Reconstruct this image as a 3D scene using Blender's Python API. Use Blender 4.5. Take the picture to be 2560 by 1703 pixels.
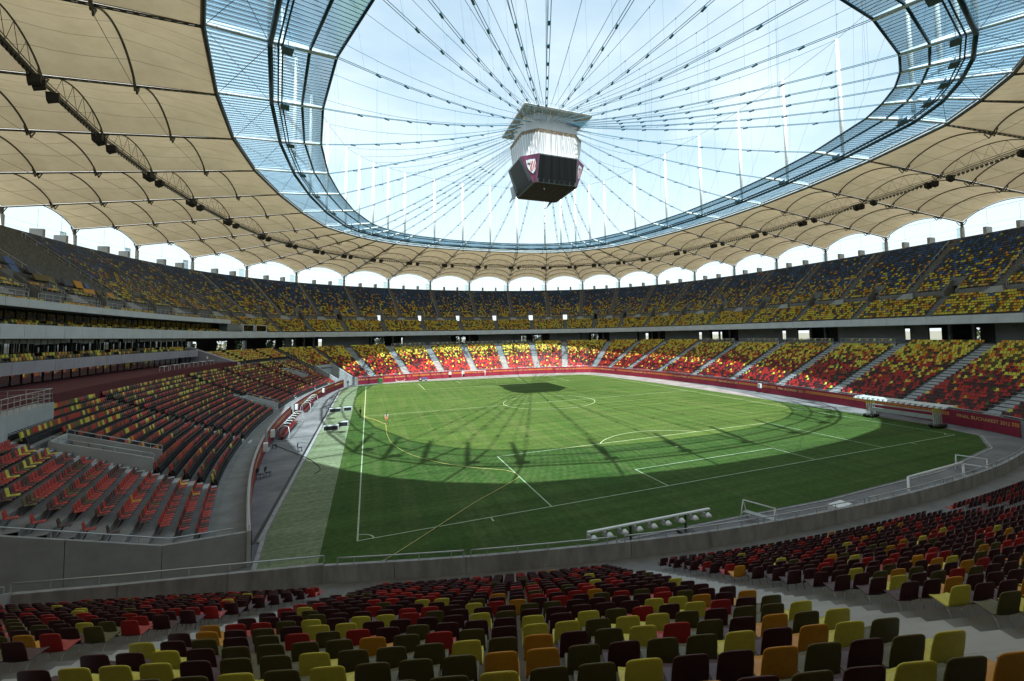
import bpy, bmesh, math, random
import numpy as np
from mathutils import Vector, Matrix
random.seed(7); RNG = np.random.default_rng(7)
for o in list(bpy.data.objects): bpy.data.objects.remove(o)
SC = bpy.context.scene; COL = SC.collection
R = math.radians

# ------------------------------------------------------------------ camera
CAM = np.array([-33.4036, -86.7423, 13.4217])
YAW, PIT, ROL = 0.4070, 0.0597, -0.0182
_f = np.array([math.sin(YAW)*math.cos(PIT), math.cos(YAW)*math.cos(PIT), math.sin(PIT)])
_r = np.array([math.cos(YAW), -math.sin(YAW), 0.0]); _u = np.cross(_r, _f)
_r, _u = _r*math.cos(ROL)+_u*math.sin(ROL), -_r*math.sin(ROL)+_u*math.cos(ROL)
cd = bpy.data.cameras.new('camera'); cam = bpy.data.objects.new('camera', cd); COL.objects.link(cam)
cam.matrix_world = Matrix(((_r[0], _u[0], -_f[0], CAM[0]), (_r[1], _u[1], -_f[1], CAM[1]), (_r[2], _u[2], -_f[2], CAM[2]), (0, 0, 0, 1)))
cd.sensor_width = 36; cd.lens = 1144.2/2560*36; cd.shift_x = -134.61/2560; cd.shift_y = -83.63/2560
cd.clip_start = 0.1; cd.clip_end = 6000; SC.camera = cam
def view_w(P):                      # distance along the optical axis and picture place (2560 wide) of points
    X = np.atleast_2d(P)-CAM; w = X@_f
    ww = np.where(w > .01, w, 1e9)
    return w, 1414.6+1144.2*(X@_r)/ww, 767.9-1144.2*(X@_u)/ww

# ------------------------------------------------------------------ light
SUN = Vector((-0.10, -0.49, 1.0)).normalized()
w = bpy.data.worlds.new('World'); SC.world = w; w.use_nodes = True
nt = w.node_tree; nt.nodes.clear()
N = nt.nodes.new; L = nt.links.new
out = N('ShaderNodeOutputWorld'); bg = N('ShaderNodeBackground'); sky = N('ShaderNodeTexSky')
sky.sky_type = 'NISHITA'; sky.sun_disc = False
sky.sun_elevation = math.asin(SUN.z); sky.sun_rotation = math.atan2(SUN.x, SUN.y) % (2*math.pi)
sky.air_density = 1.0; sky.dust_density = 2.6; sky.ozone_density = 1.0
tc = N('ShaderNodeTexCoord'); mp = N('ShaderNodeMapping'); mp.inputs['Scale'].default_value = (1.0, 1.3, 2.4)
nz = N('ShaderNodeTexNoise'); nz.inputs['Scale'].default_value = 1.7; nz.inputs['Detail'].default_value = 7; nz.inputs['Roughness'].default_value = .55
nz.inputs['Distortion'].default_value = .35
rmp = N('ShaderNodeValToRGB'); rmp.color_ramp.elements[0].position = .30; rmp.color_ramp.elements[0].color = (.22, .22, .22, 1)
rmp.color_ramp.elements[1].position = .66; rmp.color_ramp.elements[1].color = (.8, .8, .8, 1)
mix = N('ShaderNodeMix'); mix.data_type = 'RGBA'; mix.inputs[7].default_value = (4.5, 5.1, 5.2, 1)
L(tc.outputs['Generated'], mp.inputs[0]); L(mp.outputs[0], nz.inputs['Vector']); L(nz.outputs['Fac'], rmp.inputs[0])
tint = N('ShaderNodeMix'); tint.data_type = 'RGBA'; tint.blend_type = 'MULTIPLY'; tint.inputs[0].default_value = 1; tint.inputs[7].default_value = (.78, 1.12, 1.06, 1); L(sky.outputs[0], tint.inputs[6])
sx_ = N('ShaderNodeSeparateXYZ'); L(tc.outputs['Generated'], sx_.inputs[0])
hz_ = N('ShaderNodeMapRange'); hz_.inputs[1].default_value = .02; hz_.inputs[2].default_value = .74; hz_.inputs[3].default_value = .95; hz_.inputs[4].default_value = 0; L(sx_.outputs[2], hz_.inputs[0])
mxx = N('ShaderNodeMath'); mxx.operation = 'MAXIMUM'; L(rmp.outputs[0], mxx.inputs[0]); L(hz_.outputs[0], mxx.inputs[1])
L(mxx.outputs[0], mix.inputs[0]); L(tint.outputs[2], mix.inputs[6]); L(mix.outputs[2], bg.inputs[0]); L(bg.outputs[0], out.inputs[0])
bg.inputs[1].default_value = 0.105
sl = bpy.data.lights.new('sun', 'SUN'); sl.energy = 5.0; sl.angle = R(.55); sl.color = (1, .95, .87)
so = bpy.data.objects.new('sun', sl); COL.objects.link(so); so.rotation_euler = SUN.to_track_quat('Z', 'Y').to_euler(); so.location = (-30, -150, 300)
SC.view_settings.view_transform = 'Standard'; SC.view_settings.look = 'None'; SC.view_settings.exposure = 1.24; SC.view_settings.gamma = 1
SC.cycles.max_bounces = 6; SC.cycles.transparent_max_bounces = 24; SC.cycles.use_denoising = True

# ------------------------------------------------------------------ helpers
def tag(o, label=None, cat=None, group=None, kind=None):
    if label: o['label'] = label
    if cat: o['category'] = cat
    if group: o['group'] = group
    if kind: o['kind'] = kind
    return o
def empty(name, loc=(0, 0, 0), rz=0, parent=None):
    o = bpy.data.objects.new(name, None); o.empty_display_size = .3; COL.objects.link(o)
    o.location = loc; o.rotation_euler = (0, 0, rz); o.parent = parent
    return o
def link(name, me, parent=None):
    o = bpy.data.objects.new(name, me); COL.objects.link(o); o.parent = parent
    return o
class MB:
    def __init__(s): s.v = []; s.f = []; s.m = []
    def add(s, vs, fs, m=0):
        b = len(s.v); s.v += [tuple(map(float, p)) for p in vs]; s.f += [tuple(b+i for i in f) for f in fs]; s.m += [m]*len(fs)
    def quad(s, a, b, c, d, m=0): s.add((a, b, c, d), ((0, 1, 2, 3),), m)
    def box(s, c, size, rz=0, m=0, rx=0):
        x, y, z = (q/2 for q in size); ca, sa = math.cos(rz), math.sin(rz); cb, sb = math.cos(rx), math.sin(rx); vs = []
        for i in (-1, 1):
            for j in (-1, 1):
                for k in (-1, 1):
                    px, py, pz = i*x, j*y, k*z
                    py, pz = py*cb-pz*sb, py*sb+pz*cb
                    vs.append((c[0]+px*ca-py*sa, c[1]+px*sa+py*ca, c[2]+pz))
        s.add(vs, ((0, 1, 3, 2), (4, 6, 7, 5), (0, 4, 5, 1), (2, 3, 7, 6), (0, 2, 6, 4), (1, 5, 7, 3)), m)
    def hexa(s, p, m=0):            # 8 points: bottom ring 0-3, top ring 4-7
        s.add(p, ((3, 2, 1, 0), (4, 5, 6, 7), (0, 1, 5, 4), (1, 2, 6, 5), (2, 3, 7, 6), (3, 0, 4, 7)), m)
    def tube(s, pts, r, n=6, m=0, cap=True):
        pts = [Vector(p) for p in pts]; rings = []
        for i, p in enumerate(pts):
            t = (pts[min(i+1, len(pts)-1)]-pts[max(i-1, 0)])
            if t.length < 1e-9: t = Vector((0, 0, 1))
            t.normalize(); a = t.cross(Vector((0, 0, 1)))
            if a.length < 1e-3: a = t.cross(Vector((1, 0, 0)))
            a.normalize(); b = t.cross(a); rr = r[i] if isinstance(r, (list, tuple)) else r
            rings.append([p+a*rr*math.cos(q*2*math.pi/n)+b*rr*math.sin(q*2*math.pi/n) for q in range(n)])
        vs = [q for g in rings for q in g]; fs = []
        for i in range(len(pts)-1):
            for q in range(n): fs.append((i*n+q, i*n+(q+1) % n, (i+1)*n+(q+1) % n, (i+1)*n+q))
        if cap: fs += [tuple(range(n-1, -1, -1)), tuple((len(pts)-1)*n+q for q in range(n))]
        s.add(vs, fs, m)
    def mesh(s, name, mats, smooth=False):
        me = bpy.data.meshes.new(name); me.from_pydata(s.v, [], s.f)
        for m in (mats if isinstance(mats, (list, tuple)) else [mats]): me.materials.append(m)
        if any(s.m): me.polygons.foreach_set('material_index', s.m)
        if smooth: me.polygons.foreach_set('use_smooth', [True]*len(s.f))
        me.update(); return me
    def build(s, name, mats, parent=None, smooth=False): return link(name, s.mesh(name, mats, smooth), parent)
def ordinal(n):
    W = ['', 'first', 'second', 'third', 'fourth', 'fifth', 'sixth', 'seventh', 'eighth', 'ninth', 'tenth', 'eleventh', 'twelfth']
    return W[n] if n < len(W) else f'{n}th' if 10 <= n % 100 <= 20 else f"{n}{ {1:'st',2:'nd',3:'rd'}.get(n%10,'th') }"

# ------------------------------------------------------------------ materials
def mat(name, col, rough=.7, metal=0, spec=.5, noise=None, bump=None, trans=None, coat=0):
    m = bpy.data.materials.new(name); m.use_nodes = True; t = m.node_tree; b = t.nodes['Principled BSDF']
    b.inputs['Base Color'].default_value = (*col, 1); b.inputs['Roughness'].default_value = rough
    b.inputs['Metallic'].default_value = metal; b.inputs['Specular IOR Level'].default_value = spec
    if coat: b.inputs['Coat Weight'].default_value = coat; b.inputs['Coat Roughness'].default_value = .15
    if noise:                       # (scale, amount[, stretch z])
        tcn = t.nodes.new('ShaderNodeTexCoord'); mpn = t.nodes.new('ShaderNodeMapping'); n1 = t.nodes.new('ShaderNodeTexNoise')
        if len(noise) > 2: mpn.inputs['Scale'].default_value = noise[2]
        n1.inputs['Scale'].default_value = noise[0]; n1.inputs['Detail'].default_value = 8; n1.inputs['Roughness'].default_value = .62
        cr = t.nodes.new('ShaderNodeValToRGB'); a = noise[1]
        cr.color_ramp.elements[0].position = .3; cr.color_ramp.elements[1].position = .72
        cr.color_ramp.elements[0].color = (*[c*(1-a) for c in col], 1); cr.color_ramp.elements[1].color = (*[min(1, c*(1+a)) for c in col], 1)
        t.links.new(tcn.outputs['Object'], mpn.inputs[0]); t.links.new(mpn.outputs[0], n1.inputs['Vector'])
        t.links.new(n1.outputs['Fac'], cr.inputs[0]); t.links.new(cr.outputs[0], b.inputs['Base Color'])
        if bump:
            bp = t.nodes.new('ShaderNodeBump'); bp.inputs['Strength'].default_value = bump; bp.inputs['Distance'].default_value = .03
            t.links.new(n1.outputs['Fac'], bp.inputs['Height']); t.links.new(bp.outputs[0], b.inputs['Normal'])
    return m
M = {}
M['concrete'] = mat('concrete', (.185, .185, .188), .85, noise=(.9, .22), bump=.15)
M['concrete_rough'] = mat('concrete_rough', (.15, .147, .145), .9, noise=(2.2, .38, (1, 1, .35)), bump=.25)
M['concrete_pale'] = mat('concrete_pale', (.40, .41, .425), .8, noise=(.6, .14))
M['kerb_stone'] = mat('kerb_stone', (.30, .29, .29), .8, noise=(1.5, .3))
M['crowd_panel'] = None
M['cladding'] = mat('cladding', (.58, .595, .63), .55, noise=(.35, .10))
M['cladding_mauve'] = mat('cladding_mauve', (.34, .325, .37), .6, noise=(.5, .14))
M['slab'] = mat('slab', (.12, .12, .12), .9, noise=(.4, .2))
M['wall_grey'] = mat('wall_grey', (.20, .21, .21), .8, noise=(.25, .15))
M['end_wall'] = mat('end_wall', (.31, .315, .325), .75, noise=(1.4, .12))
M['maroon'] = mat('maroon', (.21, .006, .028), .65, noise=(.8, .22, (1, 1, .25)))
M['maroon_dark'] = mat('maroon_dark', (.085, .004, .011), .75, noise=(.6, .3))
M['gold'] = mat('gold', (.55, .20, .035), .6)
M['gold_text'] = mat('gold_text', (.62, .36, .13), .6)
M['steel'] = mat('steel', (.55, .57, .60), .35, .6)
M['parapet'] = mat('parapet', (.30, .30, .305), .85, noise=(1.5, .34, (1, 1, .30)), bump=.15)
M['dark_steel'] = mat('dark_steel', (.11, .102, .088), .5, .3)
M['blue_steel'] = mat('blue_steel', (.035, .075, .105), .45, .4)
M['purlin'] = mat('purlin', (.10, .18, .24), .4, .3)
M['white_fabric'] = None
M['white'] = mat('white_paint', (.78, .79, .80), .45)
M['black'] = mat('black', (.012, .012, .013), .55)
M['lamp_black'] = mat('lamp_black', (.02, .019, .017), .5)
M['lamp_glass'] = mat('lamp_glass', (.30, .32, .33), .12, .2)
M['cable'] = mat('cable', (.07, .20, .29), .45, .3)
M['screen'] = mat('screen', (.005, .0055, .0065), .5, spec=.25)
M['under'] = mat('under', (.0025, .005, .010), .5, spec=.2)
M['under_frame'] = mat('under_frame', (.035, .06, .085), .5)
M['screen_frame'] = mat('screen_frame', (.075, .09, .105), .5)
M['fabric_white'] = mat('fabric_white', (.50, .53, .57), .7, noise=(.7, .10, (1, 1, .3)))
M['plum'] = mat('plum', (.16, .035, .09), .6, noise=(.4, .35, (1, 1, 1)))
M['tarp_brown'] = mat('tarp_brown', (.20, .165, .125), .8, noise=(3, .6))
M['red_plastic'] = mat('red_plastic', (.34, .016, .018), .4)
M['bench_red'] = mat('bench_red', (.15, .012, .014), .45)
M['tyre'] = mat('tyre', (.015, .015, .015), .8)
M['dark_fabric'] = mat('dark_fabric', (.013, .013, .015), .75)
SEATC = {'lemon yellow': (.58, .52, .06), 'orange yellow': (.56, .245, .012), 'olive': (.085, .070, .014), 'red': (.36, .014, .012), 'wine red': (.050, .007, .011),
         'navy': (.016, .040, .098), 'blue': (.022, .11, .36)}
SN = list(SEATC)
for k, c in SEATC.items(): M['seat '+k] = mat('seat '+k, c, .40, noise=(5, .16))
def attr_mat(name, rough):
    m = bpy.data.materials.new(name); m.use_nodes = True; t = m.node_tree; b = t.nodes['Principled BSDF']
    a = t.nodes.new('ShaderNodeAttribute'); a.attribute_name = 'col'; t.links.new(a.outputs['Color'], b.inputs['Base Color']); b.inputs['Roughness'].default_value = rough
    return m
M['seat_attr'] = attr_mat('seat_plastic', .42)
def glass_mat(name, tint, refl, rough=.03):
    m = bpy.data.materials.new(name); m.use_nodes = True; t = m.node_tree; t.nodes.clear()
    o = t.nodes.new('ShaderNodeOutputMaterial'); tr = t.nodes.new('ShaderNodeBsdfTransparent'); gl = t.nodes.new('ShaderNodeBsdfGlossy'); mx = t.nodes.new('ShaderNodeMixShader')
    tr.inputs[0].default_value = (*tint, 1); gl.inputs['Roughness'].default_value = rough; gl.inputs[0].default_value = (.9, .95, 1, 1)
    fr = t.nodes.new('ShaderNodeFresnel'); fr.inputs[0].default_value = 1.5
    mt = t.nodes.new('ShaderNodeMath'); mt.operation = 'MULTIPLY'; mt.inputs[1].default_value = refl
    t.links.new(fr.outputs[0], mt.inputs[0]); t.links.new(mt.outputs[0], mx.inputs[0]); t.links.new(tr.outputs[0], mx.inputs[1]); t.links.new(gl.outputs[0], mx.inputs[2]); t.links.new(mx.outputs[0], o.inputs[0])
    return m
M['canopy_glass'] = glass_mat('canopy_glass', (.54, .71, .80), .45, .12)
M['clear_glass'] = glass_mat('clear_glass', (.82, .88, .88), .8)
M['box_glass'] = mat('box_glass', (.085, .09, .095), .03, 1.0)
M['mirror_glass'] = mat('mirror_glass', (.42, .42, .41), .04, 1.0)
# roof fabric: beige, lets some light through, with welded seams along the bays
m = bpy.data.materials.new('roof_fabric'); m.use_nodes = True; t = m.node_tree; t.nodes.clear()
o = t.nodes.new('ShaderNodeOutputMaterial'); df = t.nodes.new('ShaderNodeBsdfDiffuse'); tl = t.nodes.new('ShaderNodeBsdfTranslucent'); mx = t.nodes.new('ShaderNodeMixShader')
uv = t.nodes.new('ShaderNodeUVMap'); sp = t.nodes.new('ShaderNodeSeparateXYZ'); t.links.new(uv.outputs[0], sp.inputs[0])
a1 = t.nodes.new('ShaderNodeMath'); a1.operation = 'MULTIPLY'; a1.inputs[1].default_value = 5; t.links.new(sp.outputs[0], a1.inputs[0])
a2 = t.nodes.new('ShaderNodeMath'); a2.operation = 'FRACT'; t.links.new(a1.outputs[0], a2.inputs[0])
a3 = t.nodes.new('ShaderNodeMath'); a3.operation = 'LESS_THAN'; a3.inputs[1].default_value = .026; t.links.new(a2.outputs[0], a3.inputs[0])
tcn = t.nodes.new('ShaderNodeTexCoord'); nn = t.nodes.new('ShaderNodeTexNoise'); nn.inputs['Scale'].default_value = .35; nn.inputs['Detail'].default_value = 9; nn.inputs['Roughness'].default_value = .7
t.links.new(tcn.outputs['Object'], nn.inputs['Vector'])
cr = t.nodes.new('ShaderNodeValToRGB'); cr.color_ramp.elements[0].position = .25; cr.color_ramp.elements[1].position = .75
cr.color_ramp.elements[0].color = (.50, .415, .275, 1); cr.color_ramp.elements[1].color = (.66, .56, .39, 1); t.links.new(nn.outputs['Fac'], cr.inputs[0])
ms = t.nodes.new('ShaderNodeMix'); ms.data_type = 'RGBA'; ms.inputs[7].default_value = (.27, .225, .155, 1); t.links.new(a3.outputs[0], ms.inputs[0]); t.links.new(cr.outputs[0], ms.inputs[6])
t.links.new(ms.outputs[2], df.inputs[0]); t.links.new(ms.outputs[2], tl.inputs[0]); mx.inputs[0].default_value = .13
t.links.new(df.outputs[0], mx.inputs[1]); t.links.new(tl.outputs[0], mx.inputs[2]); t.links.new(mx.outputs[0], o.inputs[0]); M['roof_fabric'] = m
m = m.copy(); m.name = 'gap_cover_fabric'; M['white_fabric'] = m; m.node_tree.nodes['Mix Shader'].inputs[0].default_value = .35  # white translucent cloth for the strips added over the truss gaps
for n_ in m.node_tree.nodes:
    if n_.type in ('BSDF_DIFFUSE', 'BSDF_TRANSLUCENT'):
        for l_ in list(n_.inputs[0].links): m.node_tree.links.remove(l_)
        n_.inputs[0].default_value = (.80, .80, .78, 1)
# grass
def grass_mat(name, c1, c2, c3, stripe):
    m = bpy.data.materials.new(name); m.use_nodes = True; t = m.node_tree; b = t.nodes['Principled BSDF']; b.inputs['Roughness'].default_value = .9; b.inputs['Specular IOR Level'].default_value = .15
    g = t.nodes.new('ShaderNodeNewGeometry')
    def noise(scale, mp, det=6, rot=0):
        q = t.nodes.new('ShaderNodeMapping'); q.inputs['Scale'].default_value = mp; q.inputs['Rotation'].default_value = (0, 0, rot); t.links.new(g.outputs['Position'], q.inputs[0])
        n = t.nodes.new('ShaderNodeTexNoise'); n.inputs['Scale'].default_value = scale; n.inputs['Detail'].default_value = det; n.inputs['Roughness'].default_value = .65; t.links.new(q.outputs[0], n.inputs['Vector']); return n
    big = noise(.06, (1, 1, 1)); fine = noise(2.4, (1, 1, 1), 8); st = noise(.9, (1, .03, 1), 4, 0); st2 = noise(.6, (.03, 1, 1), 4, R(4))
    r1 = t.nodes.new('ShaderNodeValToRGB'); r1.color_ramp.elements[0].position = .35; r1.color_ramp.elements[1].position = .68; r1.color_ramp.elements[0].color = (*c1, 1); r1.color_ramp.elements[1].color = (*c2, 1); t.links.new(big.outputs['Fac'], r1.inputs[0])
    m1 = t.nodes.new('ShaderNodeMix'); m1.data_type = 'RGBA'; m1.inputs[7].default_value = (*c3, 1); t.links.new(r1.outputs[0], m1.inputs[6])
    mr = t.nodes.new('ShaderNodeMapRange'); mr.inputs[1].default_value = .45; mr.inputs[2].default_value = .7; mr.inputs[3].default_value = 0; mr.inputs[4].default_value = stripe; t.links.new(st.outputs['Fac'], mr.inputs[0]); t.links.new(mr.outputs[0], m1.inputs[0])
    m2 = t.nodes.new('ShaderNodeMix'); m2.data_type = 'RGBA'; m2.blend_type = 'MULTIPLY'; m2.inputs[0].default_value = 1; t.links.new(m1.outputs[2], m2.inputs[6])
    ad = t.nodes.new('ShaderNodeMath'); ad.operation = 'ADD'; t.links.new(fine.outputs['Fac'], ad.inputs[0]); t.links.new(st2.outputs['Fac'], ad.inputs[1])
    mq = t.nodes.new('ShaderNodeMapRange'); mq.inputs[1].default_value = .7; mq.inputs[2].default_value = 1.35; mq.inputs[3].default_value = .50; mq.inputs[4].default_value = 1.45; t.links.new(ad.outputs[0], mq.inputs[0])
    t.links.new(mq.outputs[0], m2.inputs[7]); t.links.new(m2.outputs[2], b.inputs['Base Color'])
    bp = t.nodes.new('ShaderNodeBump'); bp.inputs['Strength'].default_value = .5; bp.inputs['Distance'].default_value = .05; t.links.new(fine.outputs['Fac'], bp.inputs['Height']); t.links.new(bp.outputs[0], b.inputs['Normal'])
    return m
M['grass'] = grass_mat('grass', (.031, .070, .012), (.048, .089, .017), (.070, .098, .029), .8)
M['turf'] = grass_mat('turf', (.145, .175, .098), (.185, .215, .125), (.16, .185, .11), .2)
M['asphalt'] = mat('asphalt', (.165, .158, .165), .9, noise=(.28, .38), bump=.1)
M['line'] = mat('line', (.32, .40, .25), .8, noise=(1.5, .25))
M['ground'] = mat('ground', (.13, .13, .10), .95, noise=(.05, .3))
M['hose'] = mat('hose', (.46, .41, .13), .5)
M['bark'] = mat('bark', (.09, .07, .05), .9)
M['leaf'] = mat('leaf', (.055, .095, .022), .6, noise=(.5, .5))

# ------------------------------------------------------------------ plan of the bowl: 40 radial axes
BQ = np.array([(45.4, 7.3), (44.6, 21.8), (43, 36), (40.9, 48.5), (39.7, 54), (37.6, 58.2), (33.2, 60.3), (26.5, 62.9), (16, 65.2), (5.4, 66.2)])
OQ = np.array([(94.4, 8.9), (93.6, 26.5), (91.6, 44), (87.5, 61.5), (80.9, 78.3), (70.6, 93), (57.8, 104.6), (42.5, 112.6), (25.9, 118.6), (8.6, 121.4)])
IQ = np.array([(52, 7), (50.5, 21), (48, 35.2), (44.2, 48.9), (40.3, 54.8), (36.2, 59.8), (31.5, 63.8), (25.8, 67.2), (15.6, 69.7), (5.2, 70.8)])
MQ = np.array([(46, 7), (44.9, 20.6), (42.8, 34), (39.3, 47.4), (36.2, 52.6), (32.5, 56.4), (28.3, 59.6), (23.3, 62.2), (14, 65), (4.7, 66)])
PQ = np.array([(40.5, 7), (39.2, 19.8), (36.8, 32.9), (32.9, 44.6), (30.7, 48.2), (27.9, 51.6), (24.8, 54.1), (20.9, 56.3), (12.2, 59), (4.1, 60)])
def full(q): return np.r_[q, q[::-1]*[-1, 1], q*[-1, -1], q[::-1]*[1, -1]]
B40, O40, I40, MB40, P40 = map(full, (BQ, OQ, IQ, MQ, PQ))
BW, OW = B40.copy(), O40.copy(); BW[23] = (-40.6, -49.5); BW[24] = (-37.9, -61); OW[24] = (-87.4, -73.5); BW[25] = (-34.5, -72); OW[25] = (-83, -88)
BS, OS = B40.copy(), O40.copy(); BS[26] = (-34.5, -60.4); BS[25] = (-42, -57.7); BS[24] = (-49.5, -54.8); BS[23] = (-57, -51.6)
OS[26] = (-51, -109); OS[25] = (-61, -105); OS[24] = (-71, -101); OS[23] = (-81, -96)
FAM = {'main': (B40, O40), 'west': (BW, OW), 'south': (BS, OS)}
def spl(P, u):
    u = np.asarray(u, float); n = len(P); i = np.floor(u).astype(int); t = (u-i)[..., None]
    p0, p1, p2, p3 = (P[(i+k) % n] for k in (-1, 0, 1, 2))
    return .5*(2*p1+(p2-p0)*t+(2*p0-5*p1+4*p2-p3)*t**2+(3*p1-p0-3*p2+p3)*t**3)
def PT(u, d, fam='main'):
    b, o = (spl(q, u) for q in FAM[fam]); return b+(o-b)*(np.asarray(d, float)/51.)[..., None]
def P3(u, d, z, fam='main'): p = PT(np.array(u, float), np.array(d, float), fam); return (p[0], p[1], z)
def frame(u, d, fam='main'):        # position, inward normal, tangent (u increasing)
    p = PT(np.array(float(u)), np.array(float(d)), fam); q = PT(np.array(u+.01), np.array(float(d)), fam)
    t = (q-p)/np.linalg.norm(q-p); return p, np.array((-t[1], t[0])), t
SEG = np.array([0, .11, .22, .33, .43, .57, .67, .78, .89])
def usamp(u0, u1):
    a = [k+s for k in range(math.floor(u0)-1, math.ceil(u1)+1) for s in SEG]
    return np.array([u0]+[x for x in a if u0+.01 < x < u1-.01]+[u1])
def zlow(d): return 1.3+(d-2)*.48
def wcut(p): return (p[..., 0]+40.6)*.355-(p[..., 1]+53.2)*.935      # > 0: south of the end wall of the side stand
def scut(p): return np.where(p[..., 0] < -36, p[..., 1]+59.9, -1)    # > 0: beyond the parapet of the near stand's cut corner

# ------------------------------------------------------------------ ground, pitch and markings
def sheet(name, pts, z, m, kind='structure', parent=None):
    b = MB(); b.add([(x, y, z) for x, y in pts], [tuple(range(len(pts)))]); o = b.build(name, M[m], parent)
    if kind and parent is None: o['kind'] = kind
    return o
sheet('ground', [(2500*math.cos(a), 2500*math.sin(a)) for a in np.linspace(0, 2*math.pi, 64, endpoint=False)], -.30, 'ground')
uu = np.linspace(0, 40, 241)[:-1]; bp_ = PT(uu, uu*0+4)
apron = sheet('apron_pavement', bp_, -.012, 'asphalt')
def outline(x0, xr, ys, yn, cs):
    pts = [(x0, -50.5), (-36.3, ys), (-20, ys-1.7), (0, ys-2.6), (20, ys-2), (33, ys+.9), (xr-.6, -52), (xr, -45), (xr+.2, 0), (xr-.8, 40), (xr-4, 51.5), (20, yn-.3), (0, yn+1.6), (-20, yn+2.6), (-31, yn+1.6), (-36, yn), (x0, 54)]
    return pts
pitch = sheet('pitch', [(-36.1, -56.6), (-20, -59.6), (0, -60.6), (16, -60.1), (30, -57.6), (36, -54), (38, -47), (38.3, -20), (38.2, 0), (37, 25), (34.5, 48), (31, 53.2), (15, 56), (0, 57.4), (-16, 58.8), (-30, 58.6), (-36.1, 56.2)], -.004, 'grass')
sheet('artificial_turf', [(-39.8, -48.2), (-39.2, -56.4), (-36.1, -56.6), (-36.1, 55.6), (-39.8, 50.5)], -.002, 'turf')
mk = MB()
def strip(p, q, w=.11, z=.006):
    p, q = Vector((*p, z)), Vector((*q, z)); n = (q-p).normalized().cross(Vector((0, 0, 1)))*w/2
    mk.quad(p-n, q-n, q+n, p+n)
def arc(c, r, a0, a1, n=64, w=.11, z=.006):
    A = np.linspace(a0, a1, n+1)
    for a, b in zip(A[:-1], A[1:]):
        mk.add([(c[0]+(r+s)*math.cos(t), c[1]+(r+s)*math.sin(t), z) for t, s in ((a, -w/2), (b, -w/2), (b, w/2), (a, w/2))], [(0, 1, 2, 3)])
for sx in (-34, 34): strip((sx, -52.56), (sx, 52.56))
for k, sy in enumerate((-52.5, 52.5)):
    g = -1 if sy > 0 else 1
    strip((-33.94, sy), (33.94, sy), z=.009)
    for hw, dp in ((20.16, 16.5), (9.16, 5.5)):
        for sx in (-hw, hw): strip((sx, sy+g*.06), (sx, sy+g*dp), z=.006)
        strip((-hw+.06, sy+g*dp-g*.06), (hw-.06, sy+g*dp-g*.06), z=.009)
    a = math.acos(5.5/9.15); arc((0, sy+g*11), 9.15, g*math.pi/2-a, g*math.pi/2+a, 30); arc((0, sy+g*11), .11, 0, 2*math.pi, 10, .2)
    for sx in (-34, 34): arc((sx, sy), 1, *( (0, math.pi/2) if (sx < 0 and g > 0) else (math.pi/2, math.pi) if (sx > 0 and g > 0) else (-math.pi/2, 0) if sx < 0 else (math.pi, 1.5*math.pi)), 10)
    for sx in (-25, 25): strip((sx, sy-g*.15), (sx, sy-g*.8))
strip((-33.94, 0), (33.94, 0), z=.009); arc((0, 0), 9.15, 0, 2*math.pi, 96); arc((0, 0), .11, 0, 2*math.pi, 10, .2)
for i in range(8):                                                   # dashes of the technical areas
    for y0, y1 in ((-17, -7), (8.6, 18.6)): strip((-36.2, y0+i*1.3), (-36.2, y0+i*1.3+.6)); 
for x in (-43.8, -42.5, -41.2, -39.4, -38.2, -37): strip((x, -17), (x+.75, -17)); strip((x, 18.8), (x+.75, 18.8))
mk.build('painted_markings', M['line'], pitch)
kb = MB()                                                            # gutter and pale kerb along the turf
kb.box((-39.98, -1, .03), (.28, 98, .10)); kb.box((-40.32, -1, -.002), (.22, 98, .03), m=1); kb.hexa([(-40.1, -48, -.02), (-39.85, -48, -.02), (-39.2, -56, -.02), (-39.45, -56, -.02), (-40.1, -48, .07), (-39.85, -48, .07), (-39.2, -56, .07), (-39.45, -56, .07)])
tag(kb.build('kerb', [M['kerb_stone'], M['black']]), kind='structure')
gr_edge = MB()
for a, b in (((38.6, -47), (38.7, 0)), ((38.7, 0), (37.3, 26)), ((37.3, 26), (34.9, 48.5)), ((-16, 59.05), (0, 57.75)), ((0, 57.75), (15, 56.3)), ((-30, 58.8), (-16, 59.05)), ((-20, -59.9), (0, -60.9)), ((0, -60.9), (16, -60.4)), ((16, -60.4), (30, -58)), ((30, -58), (36.3, -54.2)), ((36.3, -54.2), (38.6, -47))):
    v = Vector((*b, 0))-Vector((*a, 0)); c = (Vector((*a, 0))+Vector((*b, 0)))/2; gr_edge.box((c.x, c.y, .0), (v.length-.02, .16, .07), math.atan2(v.y, v.x))
tag(gr_edge.build('pitch_kerb', M['kerb_stone']), kind='structure')
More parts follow.
